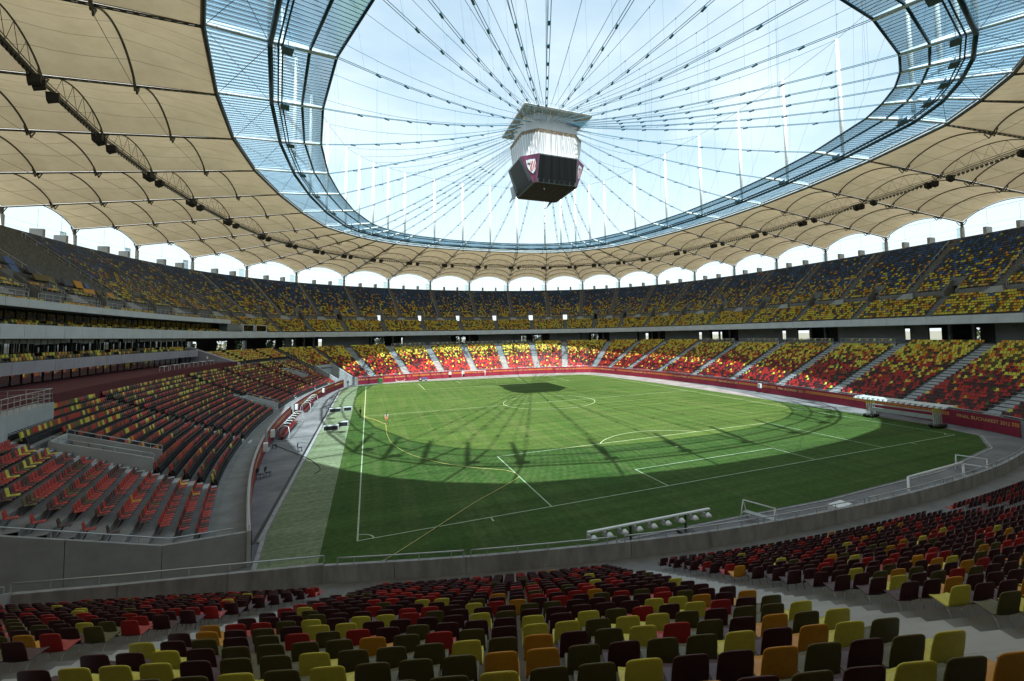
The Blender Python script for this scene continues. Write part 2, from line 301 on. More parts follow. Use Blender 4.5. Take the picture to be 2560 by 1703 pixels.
# ------------------------------------------------------------------ the stadium: concrete tiers, walls, balconies
stadium = tag(empty('stadium'), 'grey concrete two tier stadium bowl with wide fascia bands round the pitch', 'stadium')
def cut_u(fam, cut, u_in, u_out, d):         # where a row at depth d meets the cutting line
    a, b = u_in, u_out
    if cut(PT(np.array(b), np.array(float(d)), fam)) <= 0: return b
    for _ in range(40):
        m = (a+b)/2
        if cut(PT(np.array(m), np.array(float(d)), fam)) > 0: b = m
        else: a = m
    return a
def terrace(mb, fam, u0, u1, d0, tread, rise, z0, n, cut=None, skip=None):
    U = usamp(u0, u1); um = (U[1:]+U[:-1])/2; s = (U-u0)/(u1-u0)
    for i in range(n):
        da, db, z = d0+i*tread, d0+(i+1)*tread, z0+i*rise
        UA = UB = U
        if cut is wcut: UA, UB = (u0+(cut_u(fam, cut, u0, u1, x)-u0)*s for x in (da, db))
        elif cut is scut: UA, UB = (u1-(u1-cut_u(fam, cut, u1-4, u0, x))*(1-s) for x in (da, db))
        A, B = PT(UA, U*0+da, fam), PT(UB, U*0+db, fam)
        ok = np.ones(len(um), bool)
        if skip is not None: ok &= ~skip(i, um)
        for j in np.nonzero(ok)[0]:
            a, b, c, d = (*A[j], z), (*B[j], z), (*B[j+1], z), (*A[j+1], z)
            mb.quad(a, d, c, b)
            if i: mb.quad((*A[j], z-rise), (*A[j+1], z-rise), d, a, 1)
def ring_wall(mb, fam, u0, u1, d, z0, z1, m=0, th=0.0, gap=0, n=None):
    """vertical wall following the plan; th > 0 makes it a solid with a top"""
    U = np.linspace(u0, u1, n or max(2, int((u1-u0)*8)+1))
    A = PT(U, U*0+d, fam); B = PT(U, U*0+d+th, fam)
    f0 = z0 if callable(z0) else (lambda u: z0); f1 = z1 if callable(z1) else (lambda u: z1)
    for j in range(len(U)-1):
        a, b = (*A[j], f0(U[j])), (*A[j+1], f0(U[j+1])); c, dd = (*A[j+1], f1(U[j+1])), (*A[j], f1(U[j]))
        if th == 0: mb.quad(a, dd, c, b, m)
        else:
            e, f = (*B[j], a[2]), (*B[j+1], b[2]); g, h = (*B[j+1], c[2]), (*B[j], dd[2])
            mb.quad(a, dd, c, b, m); mb.quad(e, f, g, h, m); mb.quad(dd, h, g, c, m); mb.quad(a, b, f, e, m)
            if j == 0: mb.quad(a, e, h, dd, m)
            if j == len(U)-2: mb.quad(b, c, g, f, m)
def ring_floor(mb, fam, u0, u1, d0, d1, z, m=0, cut=None):
    U = np.linspace(u0, u1, max(2, int((u1-u0)*8)+1)); UA = UB = U; s = (U-u0)/(u1-u0)
    if cut is wcut: UA, UB = (u0+(cut_u(fam, cut, u0, u1, x)-u0)*s for x in (d0, d1))
    elif cut is scut: UA, UB = (u1-(u1-cut_u(fam, cut, u1-4, u0, x))*(1-s) for x in (d0, d1))
    A = PT(UA, U*0+d0, fam); B = PT(UB, U*0+d1, fam)
    for j in range(len(U)-1):
        mb.quad((*A[j], z), (*A[j+1], z), (*B[j+1], z), (*B[j], z), m)
def panels(parent, name, mname, fam, u0, u1, d, z0, z1, th, step, joint=.025):
    n = max(1, round((u1-u0)/step)); E = np.linspace(u0, u1, n+1)
    L = np.linalg.norm(np.diff(PT(E, E*0+d, fam), axis=0), axis=1)
    for a, b, l in zip(E[:-1], E[1:], L):
        g = joint*(b-a)/l/2; mb = MB(); ring_wall(mb, fam, a+g, b-g, d, z0, z1, 0, th, n=max(2, int(l/.45)+1)); mb.build(name, M[mname], parent)
CT = [M['concrete'], M['concrete_rough']]
LOW = dict(d0=2, tread=.88, rise=.40, z0=1.58, n=23)
WEST = dict(d0=2, tread=.93, rise=.41, z0=1.35, n=15)
UPF = dict(d0=24.7, tread=.72, rise=.52, z0=15.6, n=8)
UPM = dict(d0=31.8, tread=.72, rise=.545, z0=20.9, n=23)
WB = dict(d0=17.3, tread=.88, rise=.40, z0=8.1, n=6)
RANGES = [('main', 33.2, 53.6), ('south', 24.2, 33.2)]
mb = MB()
for fam, a, b in RANGES:
    cut = scut if fam == 'south' else None
    terrace(mb, fam, a, b, cut=cut, **LOW); ring_floor(mb, fam, a, b, .22, 2, 1.3, cut=cut); ring_wall(mb, fam, 26 if fam == 'south' else a, b, 2, 1.3, 1.58, 1)
terrace(mb, 'main', 53.6, 54.95, skip=lambda i, u: np.full(len(u), i < 9), **LOW)
mb.build('lower_terrace', CT, stadium)
mb = MB(); terrace(mb, 'west', 14.95, 23.95, cut=wcut, **WEST); ring_floor(mb, 'west', 14.95, 23.95, .22, 2, 1.3, cut=wcut)
ring_floor(mb, 'west', 14.95, 17.45, 15.95, 17.3, 7.3); ring_wall(mb, 'west', 14.95, 17.45, 17.3, 7.3, 8.1, 1); terrace(mb, 'west', 14.95, 17.45, **WB)
mb.build('side_terrace', CT, stadium)
vom = lambda i, u: (i < 5) & (np.abs((u % 1)-.5) < .072)
mb = MB(); terrace(mb, 'main', 23.0, 40, **UPF); terrace(mb, 'main', 0, 16.4, **UPF); terrace(mb, 'main', 16.4, 23, skip=lambda i, u: np.full(len(u), i < 5), **UPF)
ring_floor(mb, 'main', 16.4, 23, 24.7, 28.3, 18.2); ring_floor(mb, 'main', 0, 40, 30.46, 31.8, 19.7); ring_wall(mb, 'main', 0, 40, 30.46, 19.2, 19.7, 1)
terrace(mb, 'main', 0, 40, skip=vom, **UPM); ring_wall(mb, 'main', 0, 40, 48.5, 32.9, 33.9, 1)
mb.build('upper_terrace', CT, stadium)
for k in range(40):                                                  # wall between walkway and upper block, open at the passages
    mb = MB(); ring_wall(mb, 'main', k-.43, k+.43, 31.79, 19.7, 20.95, 0, n=6); mb.build('retaining_wall', M['concrete'], stadium)
# soffits, concourse floor, back wall, facade
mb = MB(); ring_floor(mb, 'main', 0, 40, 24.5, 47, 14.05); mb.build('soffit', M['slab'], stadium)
mb = MB(); ring_floor(mb, 'main', 33.2, 57.45, 22.2, 47.5, 10.40); ring_floor(mb, 'south', 25, 33.2, 22.2, 47.5, 10.40); mb.build('concourse_floor', M['concrete'], stadium)
cw = empty('concourse_wall', parent=stadium); fc = empty('outer_facade', parent=stadium)
for k in range(40):
    if 14 <= k < 24: continue
    if k % 2 == 0 or 24 <= k < 34:  # unseen bays behind the camera all closed, added to darken the near seats
        mb = MB(); ring_wall(mb, 'main', k+.01, k+.99, 30, 10.3, 14.05, 0, .2); mb.build('panel', M['wall_grey'], cw)
    else:
        for s in (.22, .48, .74): p, n, t = frame(k+s, 30.4); mb = MB(); mb.box((*p, 12.17), (.5, .5, 3.72), math.atan2(t[1], t[0])); mb.build('pier', M['concrete'], cw)
        mb = MB(); ring_wall(mb, 'main', k+.78, k+.985, 31, 10.3, 14.05, 0, .2); mb.build('panel', M['wall_grey'], cw)
        mb = MB(); ring_wall(mb, 'main', k+.03, k+.22, 32, 10.3, 14.05, 0, .1); mb.build('door_panel', M['black'], cw)
for k in range(40):
    mb = MB(); ring_wall(mb, 'main', k, k+1, 46, -.3, 10.6 if not 23 <= k < 34 else 13.4); ring_wall(mb, 'main', k, k+1, 46, 13.3, 16.5)  # window band behind the camera closed to keep light off the near seats
    for a, b in ((0, .16), (.4, .56), (.76, 1)): ring_wall(mb, 'main', k+a, k+b, 46, 10.6, 13.3)
    mb.build('wall_section', M['slab'], fc)
# fascia
fa = empty('fascia', parent=stadium)
panels(fa, 'panel', 'cladding', 'main', 0, 40, 24.45, 14.05, 15.62, .22, .25, .05)
fa = empty('balcony_front', parent=stadium)
panels(fa, 'panel', 'cladding', 'main', 16.4, 22.5, 24.45, 17.55, 18.5, .22, .25, .05)
fa = empty('balcony_parapet', parent=stadium)
panels(fa, 'panel', 'cladding_mauve', 'main', 17.55, 22.6, 22.9, 10.28, 11.6, .22, .25, .05)
mb = MB(); ring_floor(mb, 'main', 17.5, 22.6, 22.9, 29, 10.3); ring_floor(mb, 'main', 17.5, 22.6, 23.1, 29, 11.0); ring_floor(mb, 'main', 16.4, 22.6, 24.5, 30, 14.95); ring_floor(mb, 'main', 16.4, 22.6, 24.5, 30, 17.56)
for dd, z0 in ((24.2, 11.0), (25.8, 14.95)): ring_floor(mb, 'main', 17.5, 22.6, dd, dd+1.2, z0+.35); ring_wall(mb, 'main', 17.5, 22.6, dd, z0, z0+.35)
mb.build('balcony_slab', M['slab'], stadium)
def glazing(name, u0, u1, d, z0, z1, step, tilt=.012, m='box_glass'):
    g = empty(name, parent=stadium); n = round((u1-u0)/step); E = np.linspace(u0, u1, n+1)
    for a, b in zip(E[:-1], E[1:]):
        p = PT(np.array([a+.004, b-.004]), np.array([d, d])); j = RNG.normal(0, tilt, 4); _, nn, _ = frame((a+b)/2, d); q = MB(); V = []
        for s in np.linspace(0, 1, 5):                                # slightly bowed pane
            bow = .02*math.sin(s*math.pi)*RNG.normal(1, .5); x = p[0]+(p[1]-p[0])*s+nn*(bow+j[0]*s)
            for r_, zz in ((0, z0), (.5, (z0+z1)/2), (1, z1)): V.append((*(x+nn*(j[1]*r_+.012*math.sin(r_*3.1)*j[2]/tilt)), zz))
        q.add(V, [(c*3+r_, c*3+r_+1, c*3+r_+4, c*3+r_+3) for c in range(4) for r_ in range(2)]); q.build('pane', M[m], g, True)
        m_ = MB(); pp, _, tt = frame(a, d-.03); m_.box((*pp, (z0+z1)/2), (.09, .09, z1-z0), math.atan2(tt[1], tt[0])); m_.build('mullion', M['black'], g)
    return g
mb = MB(); ring_wall(mb, 'main', 17.4, 22.7, 26.3, 10.9, 14.05); ring_wall(mb, 'main', 16.3, 22.7, 28, 14.9, 17.6); ring_wall(mb, 'main', 17.4, 22.7, 25.3, 8.9, 10.3); mb.build('box_dark_backing', M['black'], stadium)  # black sheets stand in for the darkness behind the glass
glazing('glazed_front', 17.5, 22.6, 25.6, 11.36, 14.02, .125)
glazing('glazed_front', 16.4, 22.6, 27.2, 15.32, 17.54, .125)
glazing('glazed_front', 17.5, 22.6, 24.6, 9.02, 10.27, .125, .02, 'mirror_glass')
mb = MB(); U = np.linspace(17.5, 22.4, 60)                            # white blinds behind the upper edge of the lower boxes
for a, b in zip(U[:-1], U[1:]):
    if random.random() < .72: ring_wall(mb, 'main', a+.004, b-.004, 25.5, 13.45+.08*math.sin(a*9), 14.0, 0, n=2)
mb.build('blind', M['wall_grey'], stadium)
# glazed boxes at the end of the balcony
for a, d in ((15.55, 24.6), (15.05, 24.6)):
    bx = empty('commentary_box', parent=stadium)
    mb = MB(); ring_wall(mb, 'main', a, a+.42, d, 15.63, 15.8, 0, 2.2); ring_wall(mb, 'main', a, a+.42, d, 17.35, 17.5, 0, 2.2); ring_wall(mb, 'main', a, a+.02, d, 15.8, 17.35, 0, 2.2); ring_wall(mb, 'main', a+.4, a+.42, d, 15.8, 17.35, 0, 2.2); mb.build('frame', M['cladding'], bx)
    mb = MB(); ring_wall(mb, 'main', a+.025, a+.395, d+.08, 15.82, 17.33, 0); mb.build('pane', M['box_glass'], bx)
mb = MB(); ring_wall(mb, 'main', 16.0, 16.4, 25.2, 15.63, 17.6, 0, 3); mb.build('box_end_wall', M['wall_grey'], stadium)
# terrace under the boxes: maroon carpet and maroon wall
mb = MB(); ring_wall(mb, 'west', 17.47, 23.9, 15.98, 6.5, 8.95, 0, .25); ring_floor(mb, 'west', 17.47, 23.9, 16.2, 25, 8.9); mb.build('carpeted_gallery', M['maroon_dark'], stadium)
mb = MB(); p0, p1, p2 = P3(17.46, 16.0, 7.2, 'west'), P3(17.46, 23.0, 7.2, 'west'), P3(17.46, 25.4, 7.2, 'west')
q0, q1 = P3(17.36, 16.0, 7.2, 'west'), P3(17.36, 25.4, 7.2, 'west')
mb.hexa([p0, p2, q1, q0, (p0[0], p0[1], 8.6), (p2[0], p2[1], 12.2), (q1[0], q1[1], 12.2), (q0[0], q0[1], 8.6)]); mb.build('flank_wall', M['cladding_mauve'], stadium)
mb = MB(); p, n, t = frame(17.75, 24.5); mb.box((p[0]+n[0]*.05, p[1]+n[1]*.05, 9.6), (1.0, .06, 1.36), math.atan2(t[1], t[0])); mb.build('door', M['black'], stadium)
# railed landing beside the gallery
mb = MB(); ring_wall(mb, 'west', 21.74, 23.4, 14.6, 6.0, 8.55, 0, .25); ring_floor(mb, 'west', 21.74, 23.4, 14.85, 18, 8.5); p, q = np.array(P3(21.74, 14.6, 0, 'west')[:2]), np.array(P3(21.74, 18, 0, 'west')[:2]); mb.quad((*p, 6), (*q, 6), (*q, 8.6), (*p, 8.6)); mb.build('landing', M['concrete_pale'], stadium)
# parapets along the pitch with handrails
pa = empty('parapet', parent=stadium)
panels(pa, 'panel', 'parapet', 'south', 25.89, 33.2, 0, 0, 2.15, .22, .42)
panels(pa, 'panel', 'concrete', 'main', 33.2, 53.6, 0, 0, 2.12, .22, .5)
for a, b in ((14.97, 19.03), (19.22, 20.82), (21.0, 23.32)): panels(pa, 'panel', 'concrete_pale', 'west', a, b, 0, 0, 2.05, .22, .5)
def straight_panel(p, q, zp, zq, th, m, parent, z0=0, name='panel'):
    p, q = np.array(p, float), np.array(q, float); t = (q-p)/np.linalg.norm(q-p); n = np.array((-t[1], t[0]))*th; p = p+t*.012; q = q-t*.012
    mb = MB(); mb.hexa([(*p, z0), (*q, z0), (*(q+n), z0), (*(p+n), z0), (*p, zp), (*q, zq), (*(q+n), zq), (*(p+n), zp)]); return mb.build(name, M[m], parent)
cutp = [(-35.4, -60.0), (-39.4, -59.85), (-43.4, -59.75), (-47.0, -59.6)]; cutz = [2.16, 2.5, 2.85, 3.2]
for i in range(3): straight_panel(cutp[i], cutp[i+1], cutz[i], cutz[i+1], .22, 'parapet', pa)
straight_panel((-47.0, -59.6), (-47.5, -61.8), 3.2, 3.9, .25, 'parapet', pa); straight_panel((-47.5, -61.8), (-52, -66.5), 3.9, 6.2, .25, 'parapet', pa)
ew = empty('end_wall', parent=stadium); P0 = np.array((-40.6, -53.2)); dv = np.array((-.935, -.355)); ends = [-.55, 3.3, 6.9, 10.6, 14.3, 18]
wz = lambda s: 1.95+.40*max(0, s-2.2)
for a, b in zip(ends[:-1], ends[1:]): straight_panel(P0+dv*a, P0+dv*b, wz(a), wz(b), .25, 'end_wall', ew)
def rail(name, pts, h, parent=None, r=.034, post=1.6, base=None, mid=0):
    mb = MB(); P = [Vector(p) for p in pts]; up = Vector((0, 0, h)); mb.tube([p+up for p in P], r, 6)
    for k in range(mid): mb.tube([p+up*(k+1)/(mid+1) for p in P], r*.7, 5)
    acc = post*.5
    for a, b in zip(P[:-1], P[1:]):
        l = (b-a).length
        while acc < l: c = a+(b-a)*acc/l; mb.tube([c, c+up], r*.8, 5, cap=False); acc += post
        acc -= l
    for e in (P[0], P[-1]): mb.tube([e, e+up], r, 5, cap=False)
    return mb.build(name, M['steel'], parent or stadium, True)
def ring_pts(fam, u0, u1, d, z, n=None):
    U = np.linspace(u0, u1, n or max(2, int((u1-u0)*6)+1)); return [(*p, z) for p in PT(U, U*0+d, fam)]
E_ = np.linspace(25.95, 33.2, 10)
for a, b in zip(E_[:-1], E_[1:]): rail('handrail', ring_pts('south', a+.02, b-.02, .11, 2.15, 9), .30)
rail('handrail', [(x, y+.11, z) for (x, y), z in zip(cutp, cutz)], .30); rail('handrail', [(-47.1, -59.7, 3.2), (-47.6, -61.9, 3.9), (-52, -66.5, 6.2)], .3)
E_ = np.linspace(33.3, 53.55, 28)
for a, b in zip(E_[:-1], E_[1:]): rail('handrail', ring_pts('main', a+.015, b-.015, .11, 2.12, 7), .22, post=2.5)
for a, b in ((14.97, 19.03), (19.22, 20.82), (21.0, 23.3)): rail('handrail', ring_pts('west', a, b, .11, 2.05), .25, post=2.2)
rail('handrail', [(*(P0+dv*s), wz(s)) for s in (.1, 3, 6, 9, 12, 15)], .34, post=1.7)
rail('landing_rail', ring_pts('west', 21.75, 23.2, 14.7, 8.55, 9), 1.15, post=1.0, r=.03, mid=2); rail('landing_rail', [P3(21.75, d_, 8.55, 'west') for d_ in (14.7, 16.4, 18)], 1.15, post=1.0, r=.03, mid=2)
# steps through the side wall, red steps, vomitory boxes of the side stand
for u, m in ((20.91, 'concrete_pale'), (19.125, 'red_plastic')):
    mb = MB(); p, n, t = frame(u, 0, 'west'); rz = math.atan2(t[1], t[0])
    for i in range(7): c = p-n*(i*.3-.15); mb.box((*c, .095*(i+1)), (2.1, .3, .19*(i+1)-.002), rz)
    mb.build('steps', M[m], stadium)
def vomitory(ua, ub, da, db, fam, zf, hgt=1.0):
    v = empty('vomitory', parent=stadium); th = .2
    for uu_ in (ua, ub):
        mb = MB(); a, b = np.array(P3(uu_, da, 0, fam)[:2]), np.array(P3(uu_, db, 0, fam)[:2]); t = (b-a)/np.linalg.norm(b-a); n = np.array((-t[1], t[0]))*th/2
        za, zb = zf(da), zf(db)
        mb.hexa([(*(a-n), za-1.4), (*(b-n), zb-2.4), (*(b+n), zb-2.4), (*(a+n), za-1.4), (*(a-n), za+hgt), (*(b-n), zb+.55), (*(b+n), zb+.55), (*(a+n), za+hgt)]); mb.build('side_wall', M['concrete_pale'], v)
        rail('handrail', [(*a, za+hgt), (*b, zb+.55)], .32, v)
    mb = MB(); a, b = np.array(P3(ua, db, 0, fam)[:2]), np.array(P3(ub, db, 0, fam)[:2]); t = (b-a)/np.linalg.norm(b-a); n = np.array((-t[1], t[0]))*.1
    mb.hexa([(*(a-n), zf(db)-2.4), (*(b-n), zf(db)-2.4), (*(b+n), zf(db)-2.4), (*(a+n), zf(db)-2.4), (*(a-n), zf(db)+.55), (*(b-n), zf(db)+.55), (*(b+n), zf(db)+.55), (*(a+n), zf(db)+.55)]); mb.build('back_wall', M['concrete_pale'], v)
zwest = lambda d: 1.3+max(0, d-2)*.43
VOMS = [(22.0, 22.22, 6.7, 12.6), (19.02, 19.24, 2.5, 7.3), (16.22, 16.42, 6.8, 12.2)]
for v in VOMS: vomitory(*v, 'west', zwest)
for uu_, d0, d1 in ((13.62, .2, 10), (14.93, .2, 10)):                 # ramp into the corner tunnel
    mb = MB(); ub_ = 13.85 if uu_ < 14 else 14.8; S = np.linspace(0, 1, 6)
    for s0, s1 in zip(S[:-1], S[1:]):
        pts = []
        for s in (s0, s1): p = np.array(P3(uu_+(ub_-uu_)*s, d0+(d1-d0)*s, 0)[:2]); pts.append(p)
        t = (pts[1]-pts[0])/np.linalg.norm(pts[1]-pts[0]); n = np.array((-t[1], t[0]))*.12; h0, h1 = (max(2.12, zlow(d0+(d1-d0)*s)+.95) for s in (s0, s1))
        a, b = pts; mb.hexa([(*(a-n), -.1), (*(b-n), -.1), (*(b+n), -.1), (*(a+n), -.1), (*(a-n), h0), (*(b-n), h1), (*(b+n), h1), (*(a+n), h0)])
    mb.build('ramp_wall', M['concrete_pale'], stadium)
mb = MB(); ring_wall(mb, 'main', 13.85, 14.8, 10, 2.6, 5.9, 0, .3); mb.build('ramp_lintel', M['concrete_pale'], stadium)
mb = MB(); ring_wall(mb, 'main', 13.7, 14.95, 12, -.1, 5, 0, .1); mb.build('ramp_dark_sheet', M['black'], stadium)  # black sheet stands in for the shade inside the tunnel mouth
# aisles: half steps, rails
AISLE = {'main': [33.9, 35.55, 36.7, 37.66, 38.56, 39.54, 40.5, 41.5, 42.5, 43.5, 44.8, 46.55, 47.56, 48.54, 49.54, 50.52, 51.5, 52.6], 'south': [26.18, 27.55, 29.4, 30.6, 31.8, 33.0], 'west': [15.85, 16.85, 18.0, 19.05, 20.88, 22.3, 23.2]}
def stair(fam, u, d0, tread, rise, z0, n, width, parent, m='concrete', cut=None):
    mb = MB()
    for i in range(1, n):
        p, nn, t = frame(u, d0+i*tread-tread*.24, fam)
        if cut is not None and cut(p) > 0: continue
        rz = math.atan2(t[1], t[0]); mb.box((*p, z0+(i-1)*rise+rise*.25), (width, tread*.48, rise*.5), rz)
        p2, _, _ = frame(u, d0+i*tread+tread*.26, fam); mb.box((*p2, z0+i*rise+.006), (width, tread*.5, .016), rz)
    return mb.build('aisle_stair', M[m], parent)
for u in AISLE['main']: stair('main', u, **LOW, width=1.95, parent=stadium, m='concrete_pale')
for u in AISLE['south']: stair('south', u, **LOW, width=1.9, parent=stadium, m='concrete_pale', cut=scut)
for u in AISLE['west'][:6]: stair('west', u, **WEST, width=1.3, parent=stadium, m='concrete_pale')
for k in list(range(0, 23))+list(range(34, 40)):
    stair('main', k, **UPM, width=1.25, parent=stadium)
    if k < 16 or k > 23: stair('main', k+.5, **UPF, width=1.1, parent=stadium)
    rail('aisle_rail', [P3(k+.05, 33+i*1.44, 21.6+i*1.09) for i in range(0, 11)], .9, post=2.0, r=.03)
    # stair wedge up from the walkway, passage walls
    mb = MB(); p, nn, t = frame(k, 31.4)
    for i in range(4): c = p+nn*(.9-.32*i); mb.box((*c, 19.7+.15*(i+1)), (3.4-.45*i, .34, .3*(i+1)-.002), math.atan2(t[1], t[0]))
    mb.build('walkway_stair', M['concrete_pale'], stadium)
    v = empty('passage', parent=stadium)
    for s in (.428, .572):
        mb = MB(); a, b = np.array(P3(k+s, 31.5, 0)[:2]), np.array(P3(k+s, 35.4, 0)[:2]); t = (b-a)/np.linalg.norm(b-a); n = np.array((-t[1], t[0]))*.1
        mb.hexa([(*(a-n), 19.7), (*(b-n), 19.7), (*(b+n), 19.7), (*(a+n), 19.7), (*(a-n), 20.9), (*(b-n), 24.2), (*(b+n), 24.2), (*(a+n), 20.9)]); mb.build('side_wall', M['concrete'], v)
    mb = MB(); ring_wall(mb, 'main', k+.43, k+.57, 34.4, 21.9, 23.7, 0, 1.0); mb.build('lintel', M['concrete'], v)
    if k not in (6, 7, 8, 9, 10, 11): mb = MB(); ring_wall(mb, 'main', k+.43, k+.57, 35.2, 19.7, 21.9, 0, .1); mb.build('door', M['black'], v)
for k in list(range(0, 23))+list(range(34, 40)):
    rail('walkway_rail', ring_pts('main', k+.09, k+.41, 31.7, 20.95, 5), .55, post=1.1, r=.025, mid=0); rail('walkway_rail', ring_pts('main', k+.59, k+.91, 31.7, 20.95, 5), .55, post=1.1, r=.025)
for k in range(16, 22):
    rail('balcony_rail', ring_pts('main', k+.42, k+1.3, 24.9, 18.5, 7), .9, post=1.5, r=.025, mid=1)
PLAT = [(47.6, 48.5), (48.58, 49.5), (49.58, 50.46), (50.58, 51.46), (37.72, 38.5), (38.62, 39.48), (39.6, 40.44), (40.56, 41.44)]
for a, b in PLAT:
    mb = MB(); ring_wall(mb, 'main', a, b, 20.4, 9.2, 10.35, 0, .12); ring_floor(mb, 'main', a, b, 20.5, 22.3, 10.45); mb.build('viewing_platform', M['concrete_pale'], stadium)
    rail('platform_rail', ring_pts('main', a, b, 20.46, 10.35, 7), 1.0, post=1.3, mid=2)
# section numbers on the concourse wall
def text(s, size, m, loc, xdir, parent, depth=.01, name='lettering', align='CENTER'):
    cu = bpy.data.curves.new('t', 'FONT'); cu.body = s; cu.size = size; cu.extrude = depth; cu.align_x = align; cu.resolution_u = 3
    tmp = bpy.data.objects.new('t', cu); COL.objects.link(tmp); dg = bpy.context.evaluated_depsgraph_get(); me = bpy.data.meshes.new_from_object(tmp.evaluated_get(dg)); bpy.data.objects.remove(tmp)
    me.materials.clear(); me.materials.append(M[m]); o = link(name, me, parent)
    x = Vector((*xdir, 0)).normalized(); nn = x.cross(Vector((0, 0, 1)))
    o.matrix_world = Matrix(((x.x, 0, nn.x, loc[0]), (x.y, 0, nn.y, loc[1]), (0, 1, 0, loc[2]), (0, 0, 0, 1))); return o
for u, s in ((36.8, '111'), (38.1, '112'), (38.85, '113'), (40.15, '114'), (40.85, '115'), (42.15, '116'), (42.85, '117')):
    p, n, t = frame(u, 29.94); text(s, .62, 'black', (*p, 13.25), (-t[0], -t[1]), stadium)
# columns that carry the roof, stub walls behind the top row
for k in range(40):
    mb = MB(); o = O40[k]; b = (B40[k]-O40[k]); b = b/np.linalg.norm(b); q = o+b*1.6
    mb.tube([(*o, -.3), (*o, 36.6)], [.62, .42], 12); mb.build('column', M['concrete_pale'], stadium, True)
    if 23 <= k < 33: continue
    for s in (.33, .67):
        mb = MB(); p, n, t = frame(k+s, 49.4); mb.box((*p, 34.0), (.62, 2.0, 2.7), math.atan2(t[1], t[0])); mb.build('stub_wall', M['concrete_pale'], stadium)
        mb = MB(); mb.tube([(*p, 35.6), (*p, 39.2)], .025, 4); mb.build('tie_rod', M['steel'], stadium)
    mb = MB(); p, n, t = frame(k+.06, 52.2); mb.box((*p, 34.0), (1.5, .2, 6), math.atan2(t[1], t[0])); mb.build('facade_fin', M['clear_glass'], stadium)
mb = MB()
for z in (35.0, 36.3): mb.tube(ring_pts('main', 0, 40, 50.6, z, 161), .02, 4)
mb.build('safety_wire', M['steel'], stadium)
# ------------------------------------------------------------------ roof: fabric bays, arches, light rail, glazed ring, masts, cables
roof = tag(empty('stadium_roof', (0, 0, 0)), 'beige fabric roof on radial trusses with glazed inner ring and cable net', 'roof')
ZI, ZO, ZM, ZP, ZT = 43.1, 37.9, 43.3, 44.0, 65.0
I3 = np.c_[I40, np.full(40, ZI)]; O3 = np.c_[O40, np.full(40, ZO)]; M3 = np.c_[MB40, np.full(40, ZM)]; PI3 = np.c_[P40, np.full(40, ZP)]
RAD = lambda k, t: I3[k % 40]+(O3[k % 40]-I3[k % 40])*t
def rise_at(t): return np.interp(t*6, [0, .5, 1, 6], [0, .09, .145, .165])*(1-.20*abs(math.sin(t*6*math.pi))*(t*6 > 1))
def surf(k, s, t):
    a, b = RAD(k, t), RAD(k+1, t); sp_ = np.linalg.norm(b-a); p = a+(b-a)*s; p[2] += sp_*rise_at(t)*(4*s*(1-s))**.92; return p
